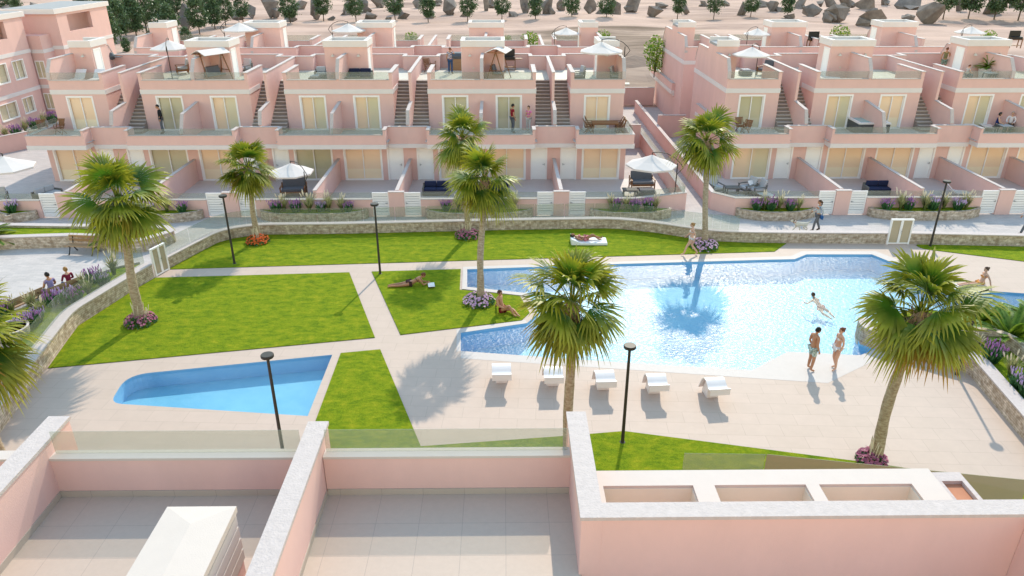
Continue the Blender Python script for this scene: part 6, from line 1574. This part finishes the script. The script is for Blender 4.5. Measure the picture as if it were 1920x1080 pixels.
# dog walker and dog
dw = person('woman in pale grey jacket walking a white dog', W(1529,433), PI/2, {**WALK, 'elR':(.24,.02,1.16), 'wrR':(.22,.22,1.05), 'knL':(-.09,.16,.51), 'anL':(-.09,.2,.1), 'toL':(-.09,.36,.04), 'anR':(.09,-.22,.12), 'toR':(.09,-.1,.03)}, 'tan', ('brown','pony'), [('jacket','greyjk'),('trousers','grey')], .99, True, shoes='brown')
r = thing('shoulder_bag', 'small blue bag at the hip of the dog walker', 'bag', W(1529,433)+V3((.08,-.22,.86)), PI/2); m = MB(); m.obox((0,0,0),.3,.12,.2); soft(m.build('bag', CL_['blue'], r), .03); m = MB(); m.tube([(-.13,0,.08),(-.05,.1,.4),(.06,.14,.58)], .012, 5); m.build('strap', CL_['blue'], r)
def dog():
    c = W(1499,434); r = thing('dog', 'white dog with dark ears on a lead on the pavement', 'dog', c, PI/2)
    N = {'pel':((0,-.26,.42),.105),'mid':((0,-.05,.43),.11),'che':((0,.17,.42),.135),'nek':((0,.33,.53),.082),'hed':((0,.44,.62),.085),'muz':((0,.57,.58),.048),'ta1':((0,-.40,.50),.03),'ta2':((0,-.55,.64),.015)}
    E = [('pel','mid'),('mid','che'),('che','nek'),('nek','hed'),('hed','muz'),('pel','ta1'),('ta1','ta2')]
    for s, x, o in (('L',-.085,.09),('R',.085,-.07)):
        N.update({'hp'+s:((x,-.28,.36),.085),'st'+s:((x,-.20+o,.25),.05),'ho'+s:((x,-.36+o,.15),.028),'pf'+s:((x,-.32+o,.02),.03),'sh'+s:((x,.19,.36),.075),'el'+s:((x,.13-o,.25),.042),'wr'+s:((x,.19-o*1.6,.12),.028),'pa'+s:((x,.23-o*1.8,.02),.03)})
        E += [('pel','hp'+s),('hp'+s,'st'+s),('st'+s,'ho'+s),('ho'+s,'pf'+s),('che','sh'+s),('sh'+s,'el'+s),('el'+s,'wr'+s),('wr'+s,'pa'+s)]
    N = {k: (V3(p), q) for k, (p, q) in N.items()}; ex = MB()
    for s in (-1,1): ex.tube([(s*.045,.42,.69),(s*.10,.42,.67),(s*.115,.45,.57)], [.02,.035,.012], 6, mi=1); ex.tube([(s*.04,.50,.645),(s*.043,.515,.647)], .011, 5, mi=2)
    ex.tube([(0,.60,.595),(0,.625,.592)], [.02,.014], 6, mi=2)
    o = skin_mesh('body', N, E, 1, ex, (mat('cream_dog_fur', (.62,.57,.48), .9, .1, 14, .3, 60), mat('dark_ear_fur', (.10,.06,.035), .9), M['black'])); o.parent = r
    m = MB(); m.tube([V3((0,.345,.545))+V3((math.cos(a)*.088, math.sin(a)*.07, -math.sin(a)*.05)) for a in [2*PI*k/12 for k in range(13)]], .012, 5, False); m.build('collar', CL_['red'], r)
    a = c+V3((-.35,0,.58)); b = W(1529,433)+V3((-.25,.2,1.02))
    t = thing('dog_lead', 'thin dark lead between the dog and its walker', 'lead', a); m = MB(); m.tube([V3((0,0,0)), (b-a)*.5+V3((0,0,-.12)), b-a], .008, 5); m.build('lead', 'black', t)
dog()
person('person in grey trousers walking out of the frame at the right edge', W(1921,439), PI/2+.1, WALK, 'tan', ('brown','short'), [('jacket','greyjk'),('trousers','grey')], 1.0, shoes='brown')
# bench couple seen from behind
bd = V3((math.cos(BA), math.sin(BA), 0))
person('man in lilac shirt on the bench, seen from behind', bc+bd*.40+V3((0,0,.47)), BA+PI, SIT, 'tan', ('black','short'), [('shirt','lilac'),('trousers','grey')], 1.04, shoes='brown')
person('woman in dark red top with blond bun on the bench', bc+bd*-.38+V3((0,0,.47)), BA+PI-.1, SIT, 'fair', ('blond','bun'), [('jacket','wine'),('trousers','jeans')], .98, True, shoes='brown')
# balconies and roofs
person('man in black jacket standing on the balcony at left', W(307,250,F1), PI/2+.5, {**STAND, 'hed':(0,.07,1.62)}, 'tan', ('black','short'), [('jacket','black'),('trousers','grey')], 1.06, shoes='brown')
person('man in crimson polo shirt on the balcony', W(961,249,F1), -PI/2+.4, STAND, 'tan', ('black','short'), [('shirt','red'),('trousers','grey')], 1.06, shoes='brown')
person('woman in pink top on the balcony beside the stairs', W(991,248,F1), PI/2+.9, {**STAND, 'wrL':(-.1,.2,1.15), 'wrR':(.08,.22,1.15), 'elL':(-.24,.02,1.14)}, 'fair', ('brown','bob'), [('shirt','pink'),('trousers','pale')], .98, True, shoes='pale')
person('man in plaid shirt and jeans on the roof, seen from behind', W(845,138,RF), -.15, {**STAND, 'elR':(.26,.16,1.30), 'wrR':(.12,.16,1.52)}, 'tan', ('auburn','short'), [('shirt','plaid'),('trousers','jeans')], 1.03, shoes='brown')
person('man in olive tank top and print shorts on the right roof', W(1765,139,RF), -.7, {**STAND, 'elR':(.24,.14,1.15), 'wrR':(.2,.36,1.05)}, 'tan', ('auburn','short'), [('tank','olive'),('trunks','camo')], 1.05)
def stool_at(p, label):
    r = thing('stool', label, 'stool', p); m = MB(); m.lathe([(.2,.42),(.22,.44),(.22,.47),(.2,.48)], 16); m.build('seat', 'slate', r); m = MB(); m.tube([(0,0,.02),(0,0,.42)], .03, 8); m.lathe([(.2,0),(.2,.02),(.03,.035)], 16); m.build('leg', 'slate', r)
for (x, y, z, lb, sl) in ((1868,155,RF,'','stool under the seated woman on the right roof'),(1809,156,RF,'','stool under the child on the right roof'),(1864,251,F1,'','stool under the woman in navy waistcoat'),(1889,250,F1,'','stool under the bald man in white shirt')): stool_at(W(x,y,z), sl)
seat = lambda x, y, z: W(x, y, z)+V3((0,0,.48))
person('woman in maroon top seated on the right roof', seat(1868,155,RF), PI/2+.1, SIT, 'fair', ('black','pony'), [('shirt','maroon'),('trousers','brown')], .97, True, shoes='brown')
person('auburn haired child seated at the left of the right roof', seat(1809,156,RF), -PI/2+.2, SIT, 'fair', ('auburn','short'), [('shirt','pale'),('trousers','grey')], .78, shoes='brown')
person('dark haired woman in navy waistcoat on the right balcony', seat(1864,251,F1), -PI/2-.5, SIT, 'fair', ('black','bob'), [('tank','navy'),('trousers','grey')], .99, True, shoes='brown')
person('grey haired man in white shirt on the right balcony', seat(1889,250,F1), PI/2+.9, SIT, 'fair', ('grey','short'), [('jacket','white'),('trousers','brown')], 1.02, shoes='brown')
